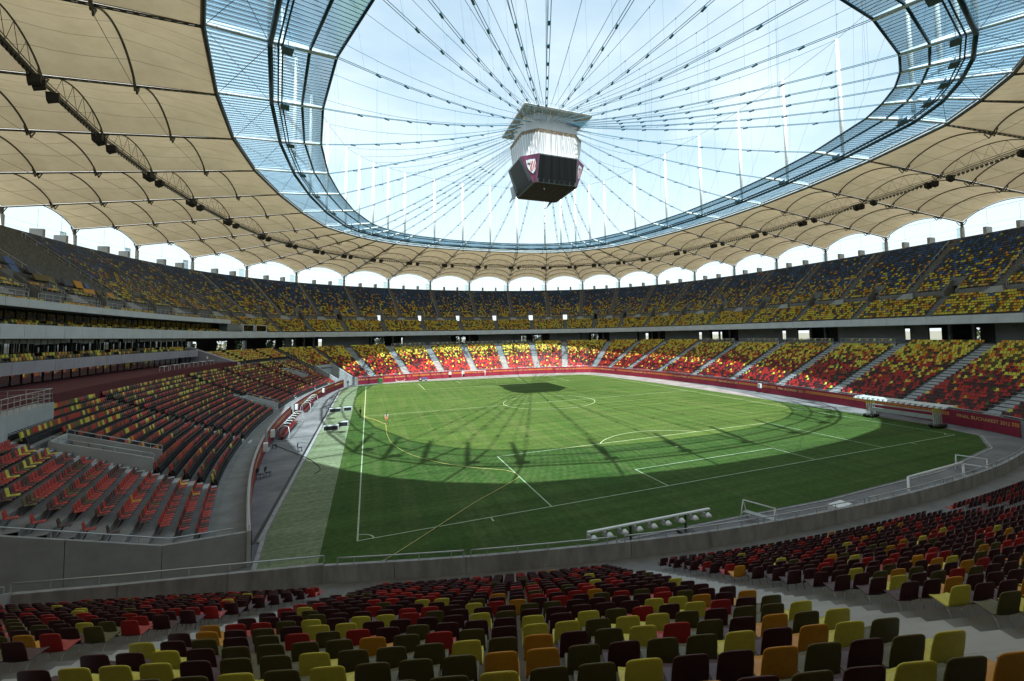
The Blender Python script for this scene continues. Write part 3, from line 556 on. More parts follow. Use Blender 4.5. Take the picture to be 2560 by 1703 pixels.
for k in range(40):
    ns, ntt = 12, 25; V = []; UVs = []
    w0 = np.linalg.norm(RAD(k+1, .5)-RAD(k, .5)); e = .13/w0
    for i in range(ntt):
        t = i/(ntt-1)
        for j in range(ns+1):
            s = j/ns; ss = e+(1-2*e)*s; p = surf(k, ss, t); V.append(tuple(p)); UVs.append((s, t))
    F = [(i*(ns+1)+j, (i+1)*(ns+1)+j, (i+1)*(ns+1)+j+1, i*(ns+1)+j+1) for i in range(ntt-1) for j in range(ns)]
    me = bpy.data.meshes.new('fabric_bay'); me.from_pydata(V, [], F); me.materials.append(M['roof_fabric']); ul = me.uv_layers.new(name='UVMap')
    for lp in me.loops: ul.data[lp.index].uv = UVs[lp.vertex_index]
    me.polygons.foreach_set('use_smooth', [True]*len(F)); link('fabric_bay', me, roof)
    # radial truss: two tubes with clamps, a white strip in the gap stands in for sky
    mb = MB(); a, b = RAD(k, 0), RAD(k, 1); d = (b-a)/np.linalg.norm(b-a); h = np.array((-d[1], d[0], 0)); h = h/np.linalg.norm(h); ln = np.linalg.norm(b-a)
    for s in (-1, 1): mb.tube([a+h*s*.15+(0, 0, -.05), b+h*s*.15+(0, 0, -.05)], .07, 6)
    for q in np.arange(.4, ln, .85): c = a+d*q; mb.box(c-np.array((0, 0, .05)), (.42, .36, .10), math.atan2(d[1], d[0]))
    mb.tube([b, (*O40[k], 36.5)], .3, 8); mb.build('radial_truss', M['dark_steel'], roof)
    mb = MB(); q = np.array((0, 0, .12)); mb.quad(a+h*.24+q, b+h*.24+q, b-h*.24+q, a-h*.24+q); mb.build('gap_cover_strip', M['white_fabric'], roof)  # added strip: stops sun leaking through the gap, reads as bright sky
    for q in range(1, 7):
        t = q/6; S = np.linspace(0, 1, 15); mb = MB(); pts = []
        for s in S: p = surf(k, s, t); p[2] -= .16+.25*(1-min(1, 12*s*(1-s))); pts.append(p)
        mb.tube(pts, .115 if q not in (2, 6) else .09, 6)
        for e_, sg in ((RAD(k, t), 1), (RAD(k+1, t), -1)):                       # bracket on the truss
            dd = (RAD(k+1, t)-RAD(k, t)); dd = dd/np.linalg.norm(dd)*sg; mb.tube([e_-np.array((0, 0, .1)), e_+dd*.4-np.array((0, 0, .75)), e_+dd*1.1+np.array((0, 0, .2))], .09, 5)
        mb.build('arch', M['dark_steel'], roof, True)
        if q not in (2, 6): mb = MB(); z = np.array((0, 0, .6)); mb.tube([RAD(k, t)-z, RAD(k+1, t)-z], .028, 4); mb.build('tie_cable', M['dark_steel'], roof)
    # light rail with lattice
    t = 2/6; a, b = RAD(k, t)-np.array((0, 0, .55)), RAD(k+1, t)-np.array((0, 0, .55)); mb = MB(); mb.tube([a, b], .075, 6); dd = (b-a); rz = math.atan2(dd[1], dd[0]); mb.tube([a+(0, 0, .35), b+(0, 0, .35)], .05, 5)
    mb.box((a+b)/2-np.array((0, 0, .25)), (np.linalg.norm(dd), .2, .05), rz)
    for i in range(1, 5):
        s0, s1 = i/6, (i+.5)/6; p0, p1 = a+dd*s0, surf(k, s1, t)-np.array((0, 0, .2)); p2 = a+dd*(i+1)/6; mb.tube([p0, p1], .026, 4); mb.tube([p1, p2], .026, 4)
    mb.build('light_rail', M['dark_steel'], roof)
    # inner edge beam
    a, b = I3[k], I3[(k+1) % 40]; mb = MB(); mb.tube([a, b], .22, 6); mb.tube([a+(0, 0, .5), b+(0, 0, .5)], .12, 6); mb.build('edge_beam', M['dark_steel'], roof)
    # glazed ring
    A, A2, B_, B2, C_, C2 = I3[k]+(0, 0, .45), I3[(k+1) % 40]+(0, 0, .45), M3[k]+(0, 0, .6), M3[(k+1) % 40]+(0, 0, .6), PI3[k], PI3[(k+1) % 40]
    mb = MB(); mb.tube([M3[k], M3[(k+1) % 40]], .24, 8); z = np.array((0, 0, .45)); inw = -M3[k]*[1, 1, 0]; inw = inw/np.linalg.norm(inw)
    for o_ in (.75, 1.15): mb.tube([M3[k]+inw*o_+z*.4, M3[(k+1) % 40]+inw*o_+z*.4], .09, 5)
    mb.build('tension_ring', M['blue_steel'], roof, True)
    mid0, mid1 = M3[k]*.42+PI3[k]*.58, M3[(k+1) % 40]*.42+PI3[(k+1) % 40]*.58; mb = MB(); mb.tube([mid0+(0, 0, .25), mid1+(0, 0, .25)], .16, 6); mb.build('ring_beam', M['blue_steel'], roof, True)
    mb = MB(); mb.tube([C_, C2], .15, 6); mb.build('rim_tube', M['blue_steel'], roof, True)
    mb = MB(); mb.tube([I3[k]+(0, 0, .3), M3[k]+(0, 0, .35)], .17, 6); mb.tube([M3[k]+(0, 0, .35), PI3[k]], .22, 6); mb.build('spoke', M['white'], roof, True)
    bw = np.linalg.norm(A2-A); n = max(5, int(round(bw/.75)))
    mb = MB()
    for i in range(1, n):
        s = i/n; p, q, r_ = A+(A2-A)*s, B_+(B2-B_)*s, C_+(C2-C_)*s; mb.tube([p, q], .036, 4, cap=False); mb.tube([q, r_+(0, 0, .1)], .042, 4, cap=False)
    tag(mb.build('purlins', M['purlin'], roof), kind='stuff')
    z = np.array((0, 0, .09)); near_bay = k in (16, 17, 18, 19, 20, 21, 36, 37, 38, 39)
    if near_bay:
        for i in range(n):
            s, s2 = (i+.06)/n, (i+.94)/n; mb = MB()
            for X, X2, Y, Y2 in ((A, A2, B_, B2), (B_, B2, C_, C2)): mb.quad(X+(X2-X)*s+z, X+(X2-X)*s2+z, Y+(Y2-Y)*s2+z, Y+(Y2-Y)*s+z)
            mb.build('glass_pane', M['canopy_glass'], roof)
    else:
        mb = MB(); mb.quad(A+z, A2+z, B2+z, B_+z); mb.quad(B_+z, B2+z, C2+z, C_+z); tag(mb.build('glass_panes', M['canopy_glass'], roof), kind='stuff')
    # catwalk basket at the node, bracing
    mb = MB(); tdir = M3[(k+1) % 40]-M3[k]; rz = math.atan2(tdir[1], tdir[0]); c = M3[k]*.75+PI3[k]*.25
    mb.box(c-np.array((0, 0, .35)), (1.6, 1.0, .05), rz); mb.box(c-np.array((0, 0, -.05)), (1.6, .04, .6), rz); mb.tube([c+(0, 0, -.4), c+(0, 0, .9)], .05, 5); mb.build('service_basket', M['purlin'], roof)
    mb = MB(); mb.tube([I3[k], M3[(k+1) % 40]], .03, 4); mb.tube([I3[(k+1) % 40], M3[k]], .03, 4); mb.build('brace_cable', M['cable'], roof)
    # mast on the tension ring, cable round the mast heads
    mb = MB(); tp = np.array((*MB40[k], ZT)); t2 = np.array((*MB40[(k+1) % 40], ZT)); mb.tube([M3[k]+(0, 0, .3), (M3[k]+tp)/2, tp], [.26, .36, .22], 10); mb.build('mast', M['white'], roof, True)
    mb = MB(); mb.tube([tp, t2], .045, 4); mb.tube([tp, M3[(k+1) % 40]+(0, 0, .4)], .02, 4); mb.build('head_cable', M['cable'], roof)
    # cables to the hub: lower pair with sliding carriages, upper cable, hangers
    ang = math.atan2(P40[k][1], P40[k][0]); hub_lo = np.array((5.6*math.cos(ang), 5.9*math.sin(ang), 55.2)); hub_hi = np.array((6.0*math.cos(ang), 6.6*math.sin(ang), 57.8))
    a = PI3[k]; sag = lambda s, p, q, g: p+(q-p)*s-np.array((0, 0, g*4*s*(1-s))); S = np.linspace(0, 1, 9); h = np.array((-math.sin(ang), math.cos(ang), 0))*.16
    mb = MB(); mb.tube([sag(s, a, hub_lo, 1.1)+h for s in S], .045, 4); mb.tube([sag(s, a, hub_lo, 1.1)-h for s in S], .045, 4); mb.build('lower_cable', M['cable'], roof)
    mb = MB(); nc = 11; dxy = hub_lo-a; rz = math.atan2(dxy[1], dxy[0])
    for i in range(1, nc-2): c = sag((i/nc)**.85, a, hub_lo, 1.1); mb.box(c-np.array((0, 0, .12)), (.75, .24, .12), rz)
    tag(mb.build('sliding_carriages', M['cable'], roof), kind='stuff')
    mb = MB(); mb.tube([sag(s, tp, hub_hi, 2.2) for s in S], .045, 4); mb.build('upper_cable', M['cable'], roof)
    mb = MB()
    for s in (.16, .34, .52, .70, .86):
        pu = sag(s, tp, hub_hi, 2.2); rl = np.linalg.norm(pu[:2]-a[:2])/np.linalg.norm(hub_lo[:2]-a[:2])
        if np.linalg.norm(pu[:2]) > np.linalg.norm(a[:2]): continue
        pl = sag(min(rl, .98), a, hub_lo, 1.1); mb.tube([pu, pl], .014, 3); mb.box(pu, (.12, .12, .2), 0)
    if mb.v: mb.build('hanger', M['cable'], roof)

# ------------------------------------------------------------------ floodlights and loudspeakers on the light rail
def lamp_mesh():
    mb = MB(); mb.tube([(0, 0, 0), (0, 0, -.2)], .03, 5); mb.tube([(0, -.12, -.26), (0, .12, -.36), (0, .2, -.42)], [.12, .2, .27], 10); mb.add([(.25*math.cos(a), .205-.0+.0*a, -.42+.25*math.sin(a)) for a in np.linspace(0, 2*math.pi, 10, endpoint=False)], [tuple(range(10))], 1); return mb.mesh('floodlight', [M['lamp_black'], M['lamp_glass']], True)
def speaker_mesh():
    mb = MB(); mb.hexa([(-.55, -.4, -1.1), (.55, -.4, -1.1), (.42, .45, -.75), (-.42, .45, -.75), (-.55, -.5, -.15), (.55, -.5, -.15), (.42, .5, 0), (-.42, .5, 0)]); mb.tube([(0, 0, 0), (0, 0, .35)], .05, 5); mb.box((0, .46, -.45), (.7, .05, .5), m=0); return mb.mesh('loudspeaker', [M['black']])
LM, SM = lamp_mesh(), speaker_mesh(); lamps = []; spk = []
for k in range(40):
    t = 2/6; a, b = RAD(k, t), RAD(k+1, t); dd = b-a
    for s in (.05, .125, .86): spk.append((k, s, a+dd*s-np.array((0, 0, .82))))
    for s in np.linspace(.2, .8, 13): lamps.append((k, s, a+dd*s-np.array((0, 0, .82))))
def inview(P, mar=20):
    w, x, y = view_w(P); return (w > .5) & (x > -mar) & (x < 2560+mar) & (y > -mar) & (y < 1703+mar), w
def where(k):       # words for a bay of the roof, from the picture
    w, x, y = view_w(RAD(k, .33)+(RAD(k+1, .33)-RAD(k, .33))*.5); return x[0]
ok, w = inview([l[2] for l in lamps]); idx = sorted(np.nonzero(ok)[0], key=lambda i: w[i]); ind = set(idx[:300]); rest = [i for i in idx if i not in ind]
bays = sorted({lamps[i][0] for i in idx}, key=where); bayno = {k: i+1 for i, k in enumerate(bays)}
for i in ind:
    k, s, p = lamps[i]; o = link('floodlight', LM); o.location = p; o.rotation_euler = (0, 0, math.atan2(-p[0], p[1])+math.pi); j = int(round((s-.2)/.05))+1
    tag(o, f'small black floodlight, {ordinal(j)} lamp of the {ordinal(bayno[k])} roof bay from the left', 'floodlight', 'floodlights on the light rail')
mb = MB()
for i in rest:
    p = lamps[i][2]; mb.box(p-np.array((0, 0, .3)), (.4, .4, .5), math.atan2(-p[0], p[1]))
tag(mb.build('floodlights', M['lamp_black']), 'row of tiny dark floodlights on the far light rail', 'floodlight', kind='stuff')
ok, w = inview([l[2] for l in spk])
for i in np.nonzero(ok)[0]:
    k, s, p = spk[i]; o = link('loudspeaker', SM); o.location = p; o.rotation_euler = (0, 0, math.atan2(-p[0], p[1])+math.pi); nm = {0: 'outer', 1: 'middle', 2: 'single'}[i % 3]
    tag(o, f'black boxy loudspeaker, {nm} one in the {ordinal(bayno.get(k, 99))} roof bay from the left', 'loudspeaker', 'loudspeakers under the roof')

# ------------------------------------------------------------------ video cube under the hub
cube = tag(empty('video_cube', (0, 0, 42.6)), 'hanging video cube with dark screens under a white octagonal hub', 'video cube')
def octo(hx, hy, fx, fy, z): return [(-fx, -hy, z), (fx, -hy, z), (hx, -fy, z), (hx, fy, z), (fx, hy, z), (-fx, hy, z), (-hx, fy, z), (-hx, -fy, z)]
def sect(mb, lo, hi, m=0, only=None):
    for i in range(8):
        if only is None or i in only: mb.quad(lo[i], lo[(i+1) % 8], hi[(i+1) % 8], hi[i], m)
zb = 0.0; lo = octo(4.6, 5.9, 4.15, 5.3, zb); hi = octo(6.8, 7.1, 4.0, 4.25, 5.2)
def lerp(a, b, t): return tuple(np.array(a)+(np.array(b)-np.array(a))*t)
def inset(q, l, r_, b, t_):
    A, B, C, D = map(np.array, q); f = lambda s, v: A+(B-A)*s+(D-A)*v+(A-B+C-D)*s*v; return [f(l, b), f(1-r_, b), f(1-r_, 1-t_), f(l, 1-t_)]
for i in range(8):
    q = [lo[i], lo[(i+1) % 8], hi[(i+1) % 8], hi[i]]; nrm = np.cross(np.array(q[1])-q[0], np.array(q[3])-q[0]); nrm = nrm/np.linalg.norm(nrm)
    if i % 2 == 0:
        fr = MB(); fr.quad(*q); f = fr.build('screen_frame', M['screen_frame'], cube)
        s = MB(); s.quad(*[p+nrm*.04 for p in inset(q, *((.015, .015) if i in (0, 4) else (.14, .14)), .15, .04)]); s.build('screen', M['screen'], f)
        g = MB()
        for c in range(7): g.quad(*[p+nrm*.05 for p in inset(q, .04+c*.132, .96-(c+1)*.132+.012, .03, .86)])
        g.build('led_strip', M['screen'], f)
    else:
        c = MB(); c.quad(*q); cp = c.build('corner_panel', M['plum'], cube)
        # striped crest: white shield with red stripes and a dark tree charge
        A = np.array(lerp(lerp(q[0], q[1], .5), lerp(q[3], q[2], .5), .60)); e1 = np.array(q[2])-np.array(q[3]); e1 = e1/np.linalg.norm(e1); e2 = np.array(lerp(q[3], q[2], .5))-np.array(lerp(q[0], q[1], .5)); e2 = e2/np.linalg.norm(e2)
        def sh(sc, pts, m, off, mb): mb.add([A+nrm*off+e1*x*sc+e2*y*sc for x, y in pts], [tuple(range(len(pts)))], m)
        shp = [(-.95, 1.15), (0, 1.25), (.95, 1.15), (.95, .1), (.8, -.5), (.45, -1.05), (0, -1.45), (-.45, -1.05), (-.8, -.5), (-.95, .1)]
        cb = MB(); sh(1.12, shp, 0, .05, cb); sh(1.0, shp, 1, .07, cb)
        for x in (-.08, .3, .68): sh(1, [(x, .85), (x+.17, .85), (x+.17, -1.05+abs(x)*.9), (x, -1.15+abs(x)*.9)], 2, .09, cb)
        sh(1, [(-.38, -1.0), (-.22, -1.12), (-.22, .0), (-.38, .0)], 2, .09, cb); sh(1, [(-.75, .35), (-.2, .3), (-.2, .55), (-.75, .6)], 3, .10, cb); sh(1, [(-.42, .1), (-.32, .1), (-.32, .85), (-.42, .85)], 3, .11, cb)
        cb.build('crest', [mat('crest_blue', (.10, .13, .26), .5), M['white'], mat('crest_red', (.5, .03, .05), .5), M['black']], cp)
mb = MB(); mb.add(lo, [tuple(range(7, -1, -1))]); bt = mb.build('underside', M['under_frame'], cube)
for i in range(6):
    for j in range(8):
        mb = MB(); x, y = -3.55+i*1.42, -4.75+j*1.36; mb.box((x, y, -.05), (1.30, 1.24, .06)); mb.build('underside_panel', M['under'], bt)
mb = MB(); mb.tube([(-1.6, -3.2, -.08), (-1.6, -3.2, -.45)], [.2, .12], 8); mb.build('camera_dome', M['steel'], bt)
d0, d1, d2, d3 = octo(5.7, 6.0, 3.6, 3.7, 5.15), octo(6.25, 6.45, 3.8, 3.85, 9.6), octo(6.45, 6.65, 3.9, 3.95, 10.3), octo(5.7, 5.9, 3.6, 3.6, 13.9)
mb = MB(); sect(mb, d0, d1); mb.add(hi, [tuple(range(8))]); mb.build('drum', M['fabric_white'], cube)
rb = MB()
for i in range(8):
    for s in np.linspace(0, 1, 7)[:-1]:
        p, q = np.array(lerp(d0[i], d0[(i+1) % 8], s)), np.array(lerp(d1[i], d1[(i+1) % 8], s)); rb.tube([p*1.012, q*1.012], .07, 4)
rb.build('drum_ribs', M['white'], cube)
mb = MB(); sect(mb, d1, d2); mb.add(d1, [tuple(range(7, -1, -1))]); mb.add(d2, [tuple(range(8))]); mb.build('folded_tarp_band', M['tarp_brown'], cube)
mb = MB(); sect(mb, octo(5.6, 5.8, 3.5, 3.6, 10.2), d3); mb.build('upper_drum', M['fabric_white'], cube)
rx, ry = 7.0, 7.9; z0, z1, z2 = 13.75, 13.9, 14.9
mb = MB(); e = [(-rx, -ry, z0), (rx, -ry, z0), (rx, ry, z0), (-rx, ry, z0)]; e1 = [(x, y, z1) for x, y, _ in e]; tp_ = [(-3, -3.5, z2), (3, -3.5, z2), (3, 3.5, z2), (-3, 3.5, z2)]
mb.add(e+e1+tp_, [(3, 2, 1, 0), (0, 1, 5, 4), (1, 2, 6, 5), (2, 3, 7, 6), (3, 0, 4, 7), (4, 5, 9, 8), (5, 6, 10, 9), (6, 7, 11, 10), (7, 4, 8, 11), (8, 9, 10, 11)]); mb.build('hub_roof', mat('hub_fabric', (.42, .40, .36), .8, noise=(1.2, .3)), cube)
mb = MB()
for i in range(4):
    a, b = np.array(e1[i]), np.array(e1[(i+1) % 4]); mb.tube([a+(0, 0, .12), b+(0, 0, .12)], .13, 6); mb.tube([a+(0, 0, 1), b+(0, 0, 1)], .03, 4)
    for s in np.linspace(0, 1, 9): c = a+(b-a)*s; mb.tube([c, c+(0, 0, 1)], .025, 4); mb.tube([c*[.97, .97, 1]-(0, 0, .3), c*[.82, .78, 1]-(0, 0, 2.2)], .03, 4)
mb.build('hub_railing', M['steel'], cube)
for x, y in ((-4.5, 5.2), (4.2, 5.5)):
    mb = MB(); mb.add([(x, y, 3.4), (x-1.4, y+.8, 2.2), (x-1.1, y+.5, .2), (x-2.0, y+.6, -1.6), (x-.2, y+.2, .4)], [(0, 1, 2, 4), (2, 3, 4)]); mb.build('loose_tarp', M['fabric_white'], cube)
# ------------------------------------------------------------------ seats
def seat_rows(fam, u0, u1, aisles, aw, pitch, d0, tread, rise, z0, n, off, rows=None, cut=None, drop=None, split=None):
    """all seats of a block: x, y, z, heading, u, row, place in row"""
    out = []; ed = [u0]+[a for a in aisles if u0 < a < u1]+[u1]
    for i in range(n) if rows is None else rows:
        d = d0+i*tread+off
        for si, (a, b) in enumerate(zip(ed[:-1], ed[1:])):
            U = np.linspace(a, b, max(8, int((b-a)*24))); P = PT(U, U*0+d, fam); l = np.r_[0, np.cumsum(np.linalg.norm(np.diff(P, axis=0), axis=1))]
            wd = aw if callable(aw) else (lambda _: aw); m0 = wd(a)/2 if a in aisles else .35; m1 = wd(b)/2 if b in aisles else .35; n_ = int((l[-1]-m0-m1)/pitch)
            if n_ < 1: continue
            s = m0+((l[-1]-m0-m1)-n_*pitch)/2+pitch*(np.arange(n_)+.5)
            x, y, u = np.interp(s, l, P[:, 0]), np.interp(s, l, P[:, 1]), np.interp(s, l, U)
            tx, ty = np.interp(s+.05, l, P[:, 0])-np.interp(s-.05, l, P[:, 0]), np.interp(s+.05, l, P[:, 1])-np.interp(s-.05, l, P[:, 1])
            hd = np.arctan2(tx, -ty)+0*x                               # local +Y looks to the pitch
            hd = np.arctan2(-(tx*0-ty)*-1, tx) if False else np.arctan2(ty, tx)
            q = np.c_[x, y, np.full(n_, z0+i*rise), hd, u, np.full(n_, i), np.arange(n_)+1, np.full(n_, si)]
            if cut is not None: q = q[cut(q[:, :2]) <= -.55]
            if drop is not None and len(q): q = q[~drop(q)]
            out.append(q)
    return np.concatenate(out) if out else np.zeros((0, 8))
def colours_low(S, n):
    f = S[:, 5]/(n-1); py = np.interp(f, [0, .25, .45, .6, .75, .88, 1], [.05, .08, .26, .56, .82, .95, .98]); r = RNG.random(len(S)); q = RNG.random(len(S))
    return np.where(r < py, np.where(q < .42, 0, np.where(q < .72, 1, 2)), np.where(q < .5, 3, 4))
def colours_up(S, py):
    r = RNG.random(len(S)); q = RNG.random(len(S)); return np.where(r < py, np.where(q < .44, 0, np.where(q < .72, 1, 2)), np.where(q < .64, 5, 6))
def plat_drop(q):
    m = np.zeros(len(q), bool)
    for a, b in PLAT: m |= (q[:, 5] >= 21) & (((q[:, 4] > a-.05) & (q[:, 4] < b+.05)) | ((q[:, 4]+40 > a-.05) & (q[:, 4]+40 < b+.05)))
    return m
far = np.concatenate([seat_rows('main', 33.2, 53.6, AISLE['main'], 2.2, .5, off=.54, drop=plat_drop, **LOW), seat_rows('main', 53.65, 54.9, [], 2, .5, off=.5, rows=range(10, 23), **LOW)])
cfar = colours_low(far, 23)
sth = seat_rows('south', 24.4, 33.2, AISLE['south'], 2.3, .5, off=.52, cut=scut, **LOW); csth = colours_low(sth, 23); _q = RNG.random(len(sth)); csth = np.where((csth < 2) & (_q < .22), 2, np.where((csth < 3) & (_q > .72), 4, csth)); csth = np.where((csth == 3) & (RNG.random(len(sth)) < .55), 4, csth)  # near stand's colour mix shifted to dark seats in place of shade
def in_vom(q):
    m = np.zeros(len(q), bool); d = 2+q[:, 5]*.93+.6
    for a, b, da, db in VOMS: m |= (q[:, 4] > a-.045) & (q[:, 4] < b+.045) & (d > da-.3) & (d < db+1.0)
    return m
wcut2 = lambda p: wcut(p)
wst = seat_rows('west', 15.0, 23.95, AISLE['west'], 1.5, .50, off=.58, cut=wcut2, drop=in_vom, **WEST)
plain = ((wst[:, 4] > 22.3) | (wst[:, 4] < 16.0)); cw_ = np.zeros(len(wst), int); f = wst[:, 5]/14; py = np.interp(f, [0, .4, .7, 1], [.08, .16, .35, .62])*np.where(wst[:, 4] > 22.3, .45, 1); r = RNG.random(len(wst)); q = RNG.random(len(wst))
cw_ = np.where(r < py, np.where(q < .45, 0, np.where(q < .6, 1, 2)), np.where(q < .55, 3, 4))
wpl, cwpl = wst[plain], cw_[plain]; vip, cvip = wst[~plain], cw_[~plain]
wb = seat_rows('west', 15.0, 17.4, AISLE['west'], 1.3, .52, off=.55, **WB); cwb = np.where(RNG.random(len(wb)) < .85, RNG.integers(0, 2, len(wb)), 3)
bal = np.concatenate([seat_rows('main', 17.6, 22.5, [18.25, 18.75, 19.25, 19.75, 20.25, 20.75, 21.25, 21.75], .9, .66, d0=23.2, tread=1.05, rise=.35, z0=11.0, n=2, off=.5), seat_rows('main', 16.45, 22.5, [17, 17.5, 18, 18.5, 19, 19.5, 20, 20.5, 21, 21.5, 22], .9, .66, d0=24.75, tread=1.1, rise=.35, z0=14.95, n=2, off=.5)])
cbal = np.where(RNG.random(len(bal)) < .5, 0, 2); cbal = np.where((cbal == 0) & (RNG.random(len(bal)) < .5), 1, cbal)
vip = np.concatenate([vip, wb, bal]); cvip = np.concatenate([cvip, cwb, cbal]); vkind = np.r_[np.zeros(len(vip)-len(wb)-len(bal), int), np.ones(len(wb), int), np.full(len(bal), 2)]
uf = np.concatenate([seat_rows('main', 35.2, 40, [k+.5 for k in range(35, 40)], 1.4, .5, off=.42, **UPF), seat_rows('main', 0, 16.35, [k+.5 for k in range(0, 17)], 1.4, .5, off=.42, **UPF), seat_rows('main', 16.4, 22, [k+.5 for k in range(16, 23)], 3.2, .5, off=.42, rows=[5, 6], **UPF)])
cuf = colours_up(uf, np.full(len(uf), .93))
um_drop = lambda q: ((q[:, 5] < 5) & (np.abs((q[:, 4] % 1)-.5) < .085)) | ((q[:, 4] > 18.05) & (q[:, 4] < 19.95) & (q[:, 5] > 1))
um = np.concatenate([seat_rows('main', 35.2, 40, list(range(36, 41)), 1.55, .5, off=.42, drop=um_drop, **UPM), seat_rows('main', 0, 22, list(range(0, 23)), 1.55, .5, off=.42, drop=um_drop, **UPM)])
cum = colours_up(um, np.interp(um[:, 5]/22, [0, .2, .4, .65, 1], [.76, .60, .36, .14, .03]))
# shells: rich one for the near stand, lean one for the far stands
PROF = [(.245, .385, .17), (.24, .425, .195), (.15, .437, .21), (0, .425, .215), (-.11, .42, .215), (-.165, .45, .212), (-.19, .53, .208), (-.222, .68, .206), (-.250, .81, .194), (-.258, .848, .178), (-.261, .866, .146)]
def seat_shell(cols, thick):
    vs = []; nx = len(cols)
    for i, (y, z, hw) in enumerate(PROF):
        for c in cols: e = c*c; vs.append((hw*c, y+(.022*e if i > 5 else 0), z+(.020*e if i <= 5 else -.012*e*(i > 8))))
    fs = [(i*nx+j, i*nx+j+1, (i+1)*nx+j+1, (i+1)*nx+j) for i in range(len(PROF)-1) for j in range(nx-1)]
    bm = bmesh.new(); V = [bm.verts.new(v) for v in vs]; [bm.faces.new([V[k] for k in f]) for f in fs]; bm.normal_update()
    if thick: bmesh.ops.solidify(bm, geom=bm.faces[:], thickness=thick)
    bm.verts.index_update(); v = np.array([x.co[:] for x in bm.verts]); f = [[x.index for x in q.verts] for q in bm.faces]; bm.free(); return v, f
HV, HF = seat_shell([-1, -.9, -.5, 0, .5, .9, 1], .014)
MV, MF = seat_shell([-1, 0, 1], .02)
LV = np.array([(x, y, z) for y, z, h in ((.23, .36, .2), (.23, .43, .21), (-.12, .42, .215), (-.24, .78, .20)) for x in (-h, h)]+[(-.20, -.26, .77), (.20, -.26, .77), (-.21, -.16, .40), (.21, -.16, .40)])
LF = [(0, 1, 3, 2), (2, 3, 5, 4), (4, 5, 7, 6), (6, 7, 9, 8), (8, 9, 11, 10)]
def seat_cloud(name, S, C, V, F, label, legs=False, black=None):
    V = np.array(V); n, k = len(S), len(V); c, s = np.cos(S[:, 3]), np.sin(S[:, 3])
    P = np.empty((n, k, 3)); jit = RNG.normal(0, .012, n)[:, None]
    P[..., 0] = S[:, 0, None]+V[:, 0]*c[:, None]-V[:, 1]*s[:, None]; P[..., 1] = S[:, 1, None]+V[:, 0]*s[:, None]+V[:, 1]*c[:, None]; P[..., 2] = S[:, 2, None]+V[:, 2]
    me = bpy.data.meshes.new(name); nf = len(F); fl = np.array([len(f) for f in F]); fv = np.concatenate([np.array(f) for f in F])
    me.vertices.add(n*k); me.vertices.foreach_set('co', P.reshape(-1)); idx = (np.arange(n)[:, None]*k+fv).reshape(-1)
    me.loops.add(len(idx)); me.loops.foreach_set('vertex_index', idx.astype(np.int32)); me.polygons.add(n*nf)
    tot = np.tile(fl, n); me.polygons.foreach_set('loop_start', np.r_[0, np.cumsum(tot)[:-1]].astype(np.int32)); me.polygons.foreach_set('loop_total', tot.astype(np.int32))
    col = np.array([SEATC[x] for x in SN])[C]*(1+RNG.normal(0, .10, n)[:, None]); col = np.repeat(col[:, None, :], k, 1)
    if black is not None: col[:, black] = (.012, .012, .014)
    a = me.attributes.new('col', 'FLOAT_COLOR', 'POINT'); a.data.foreach_set('color', np.concatenate([np.clip(col, 0, 1), np.ones((n, k, 1))], 2).reshape(-1).astype(np.float32))
    me.update(calc_edges=True); me.validate(); me.materials.append(M['seat_attr']); o = link(name, me); return tag(o, label, 'seat', kind='stuff')
# the 300 seats that show largest are things of their own
ctr = sth[:, :3]+np.array((0, 0, .6)); ok, w = inview(ctr, 45); order = [i for i in np.argsort(w) if ok[i]]; near = order[:300]; nset = np.zeros(len(sth), bool); nset[near] = True
hm = {}
for i, cn in enumerate(SN[:5]):
    me = bpy.data.meshes.new('seat_shell'); me.from_pydata(HV.tolist(), [], HF); me.materials.append(M['seat '+cn]); me.polygons.foreach_set('use_smooth', [True]*len(HF)); me.update(); hm[i] = me
lg = MB()
for x in (-.13, .13): lg.tube([(x, .05, .42), (x, -.03, .40), (x, -.10, .30), (x, -.16, .12), (x, -.17, .01)], .014, 6); lg.box((x, -.17, .012), (.06, .11, .02))
lg.tube([(-.13, .0, .405), (.13, .0, .405)], .012, 6); LEG = lg.mesh('seat_legs', M['steel'], True)
rows = sorted({int(sth[i, 5]) for i in near}, reverse=True); rno = {r_: j+1 for j, r_ in enumerate(rows)}; secname = {}
secs = sorted({int(sth[i, 7]) for i in near}, key=lambda s: np.mean([view_w(sth[i, :3])[1][0] for i in near if sth[i, 7] == s])); secname = {s: n_ for s, n_ in zip(secs, ['left', 'middle', 'right', 'far right', 'outer'])} if len(secs) > 1 else {secs[0]: 'near'}
grp = {}
for i in near: grp.setdefault((int(sth[i, 7]), int(sth[i, 5])), []).append(i)
for (se, ro), li in grp.items():
    li.sort(key=lambda i: view_w(sth[i, :3])[1][0])
    for j, i in enumerate(li):
        x, y, z, hd = sth[i, :4]; cn = int(csth[i]); t = empty('stadium_chair', (x, y, z), hd+random.gauss(0, .012))
        tag(t, f'{SN[cn]} plastic chair, {ordinal(j+1)} from left, {ordinal(rno[ro])} row from picture bottom, {secname[se]} block', 'stadium chair', 'empty seats of the near stand')
        link('shell', hm[cn], t); link('legs', LEG, t)
rs = ~nset; dist = np.linalg.norm(sth[:, :3]-CAM, axis=1); okv, _ = inview(sth[:, :3]+np.array((0, 0, .6)), 150)
mid = rs & okv
MLV = np.concatenate([MV, np.array([(x, y, z) for x in (-.13, .13) for y, z in ((.0, .41), (-.03, .41), (-.16, .0), (-.19, .0))])]); b0 = len(MV); MLF = MF+[[b0, b0+1, b0+3, b0+2], [b0+4, b0+5, b0+7, b0+6]]
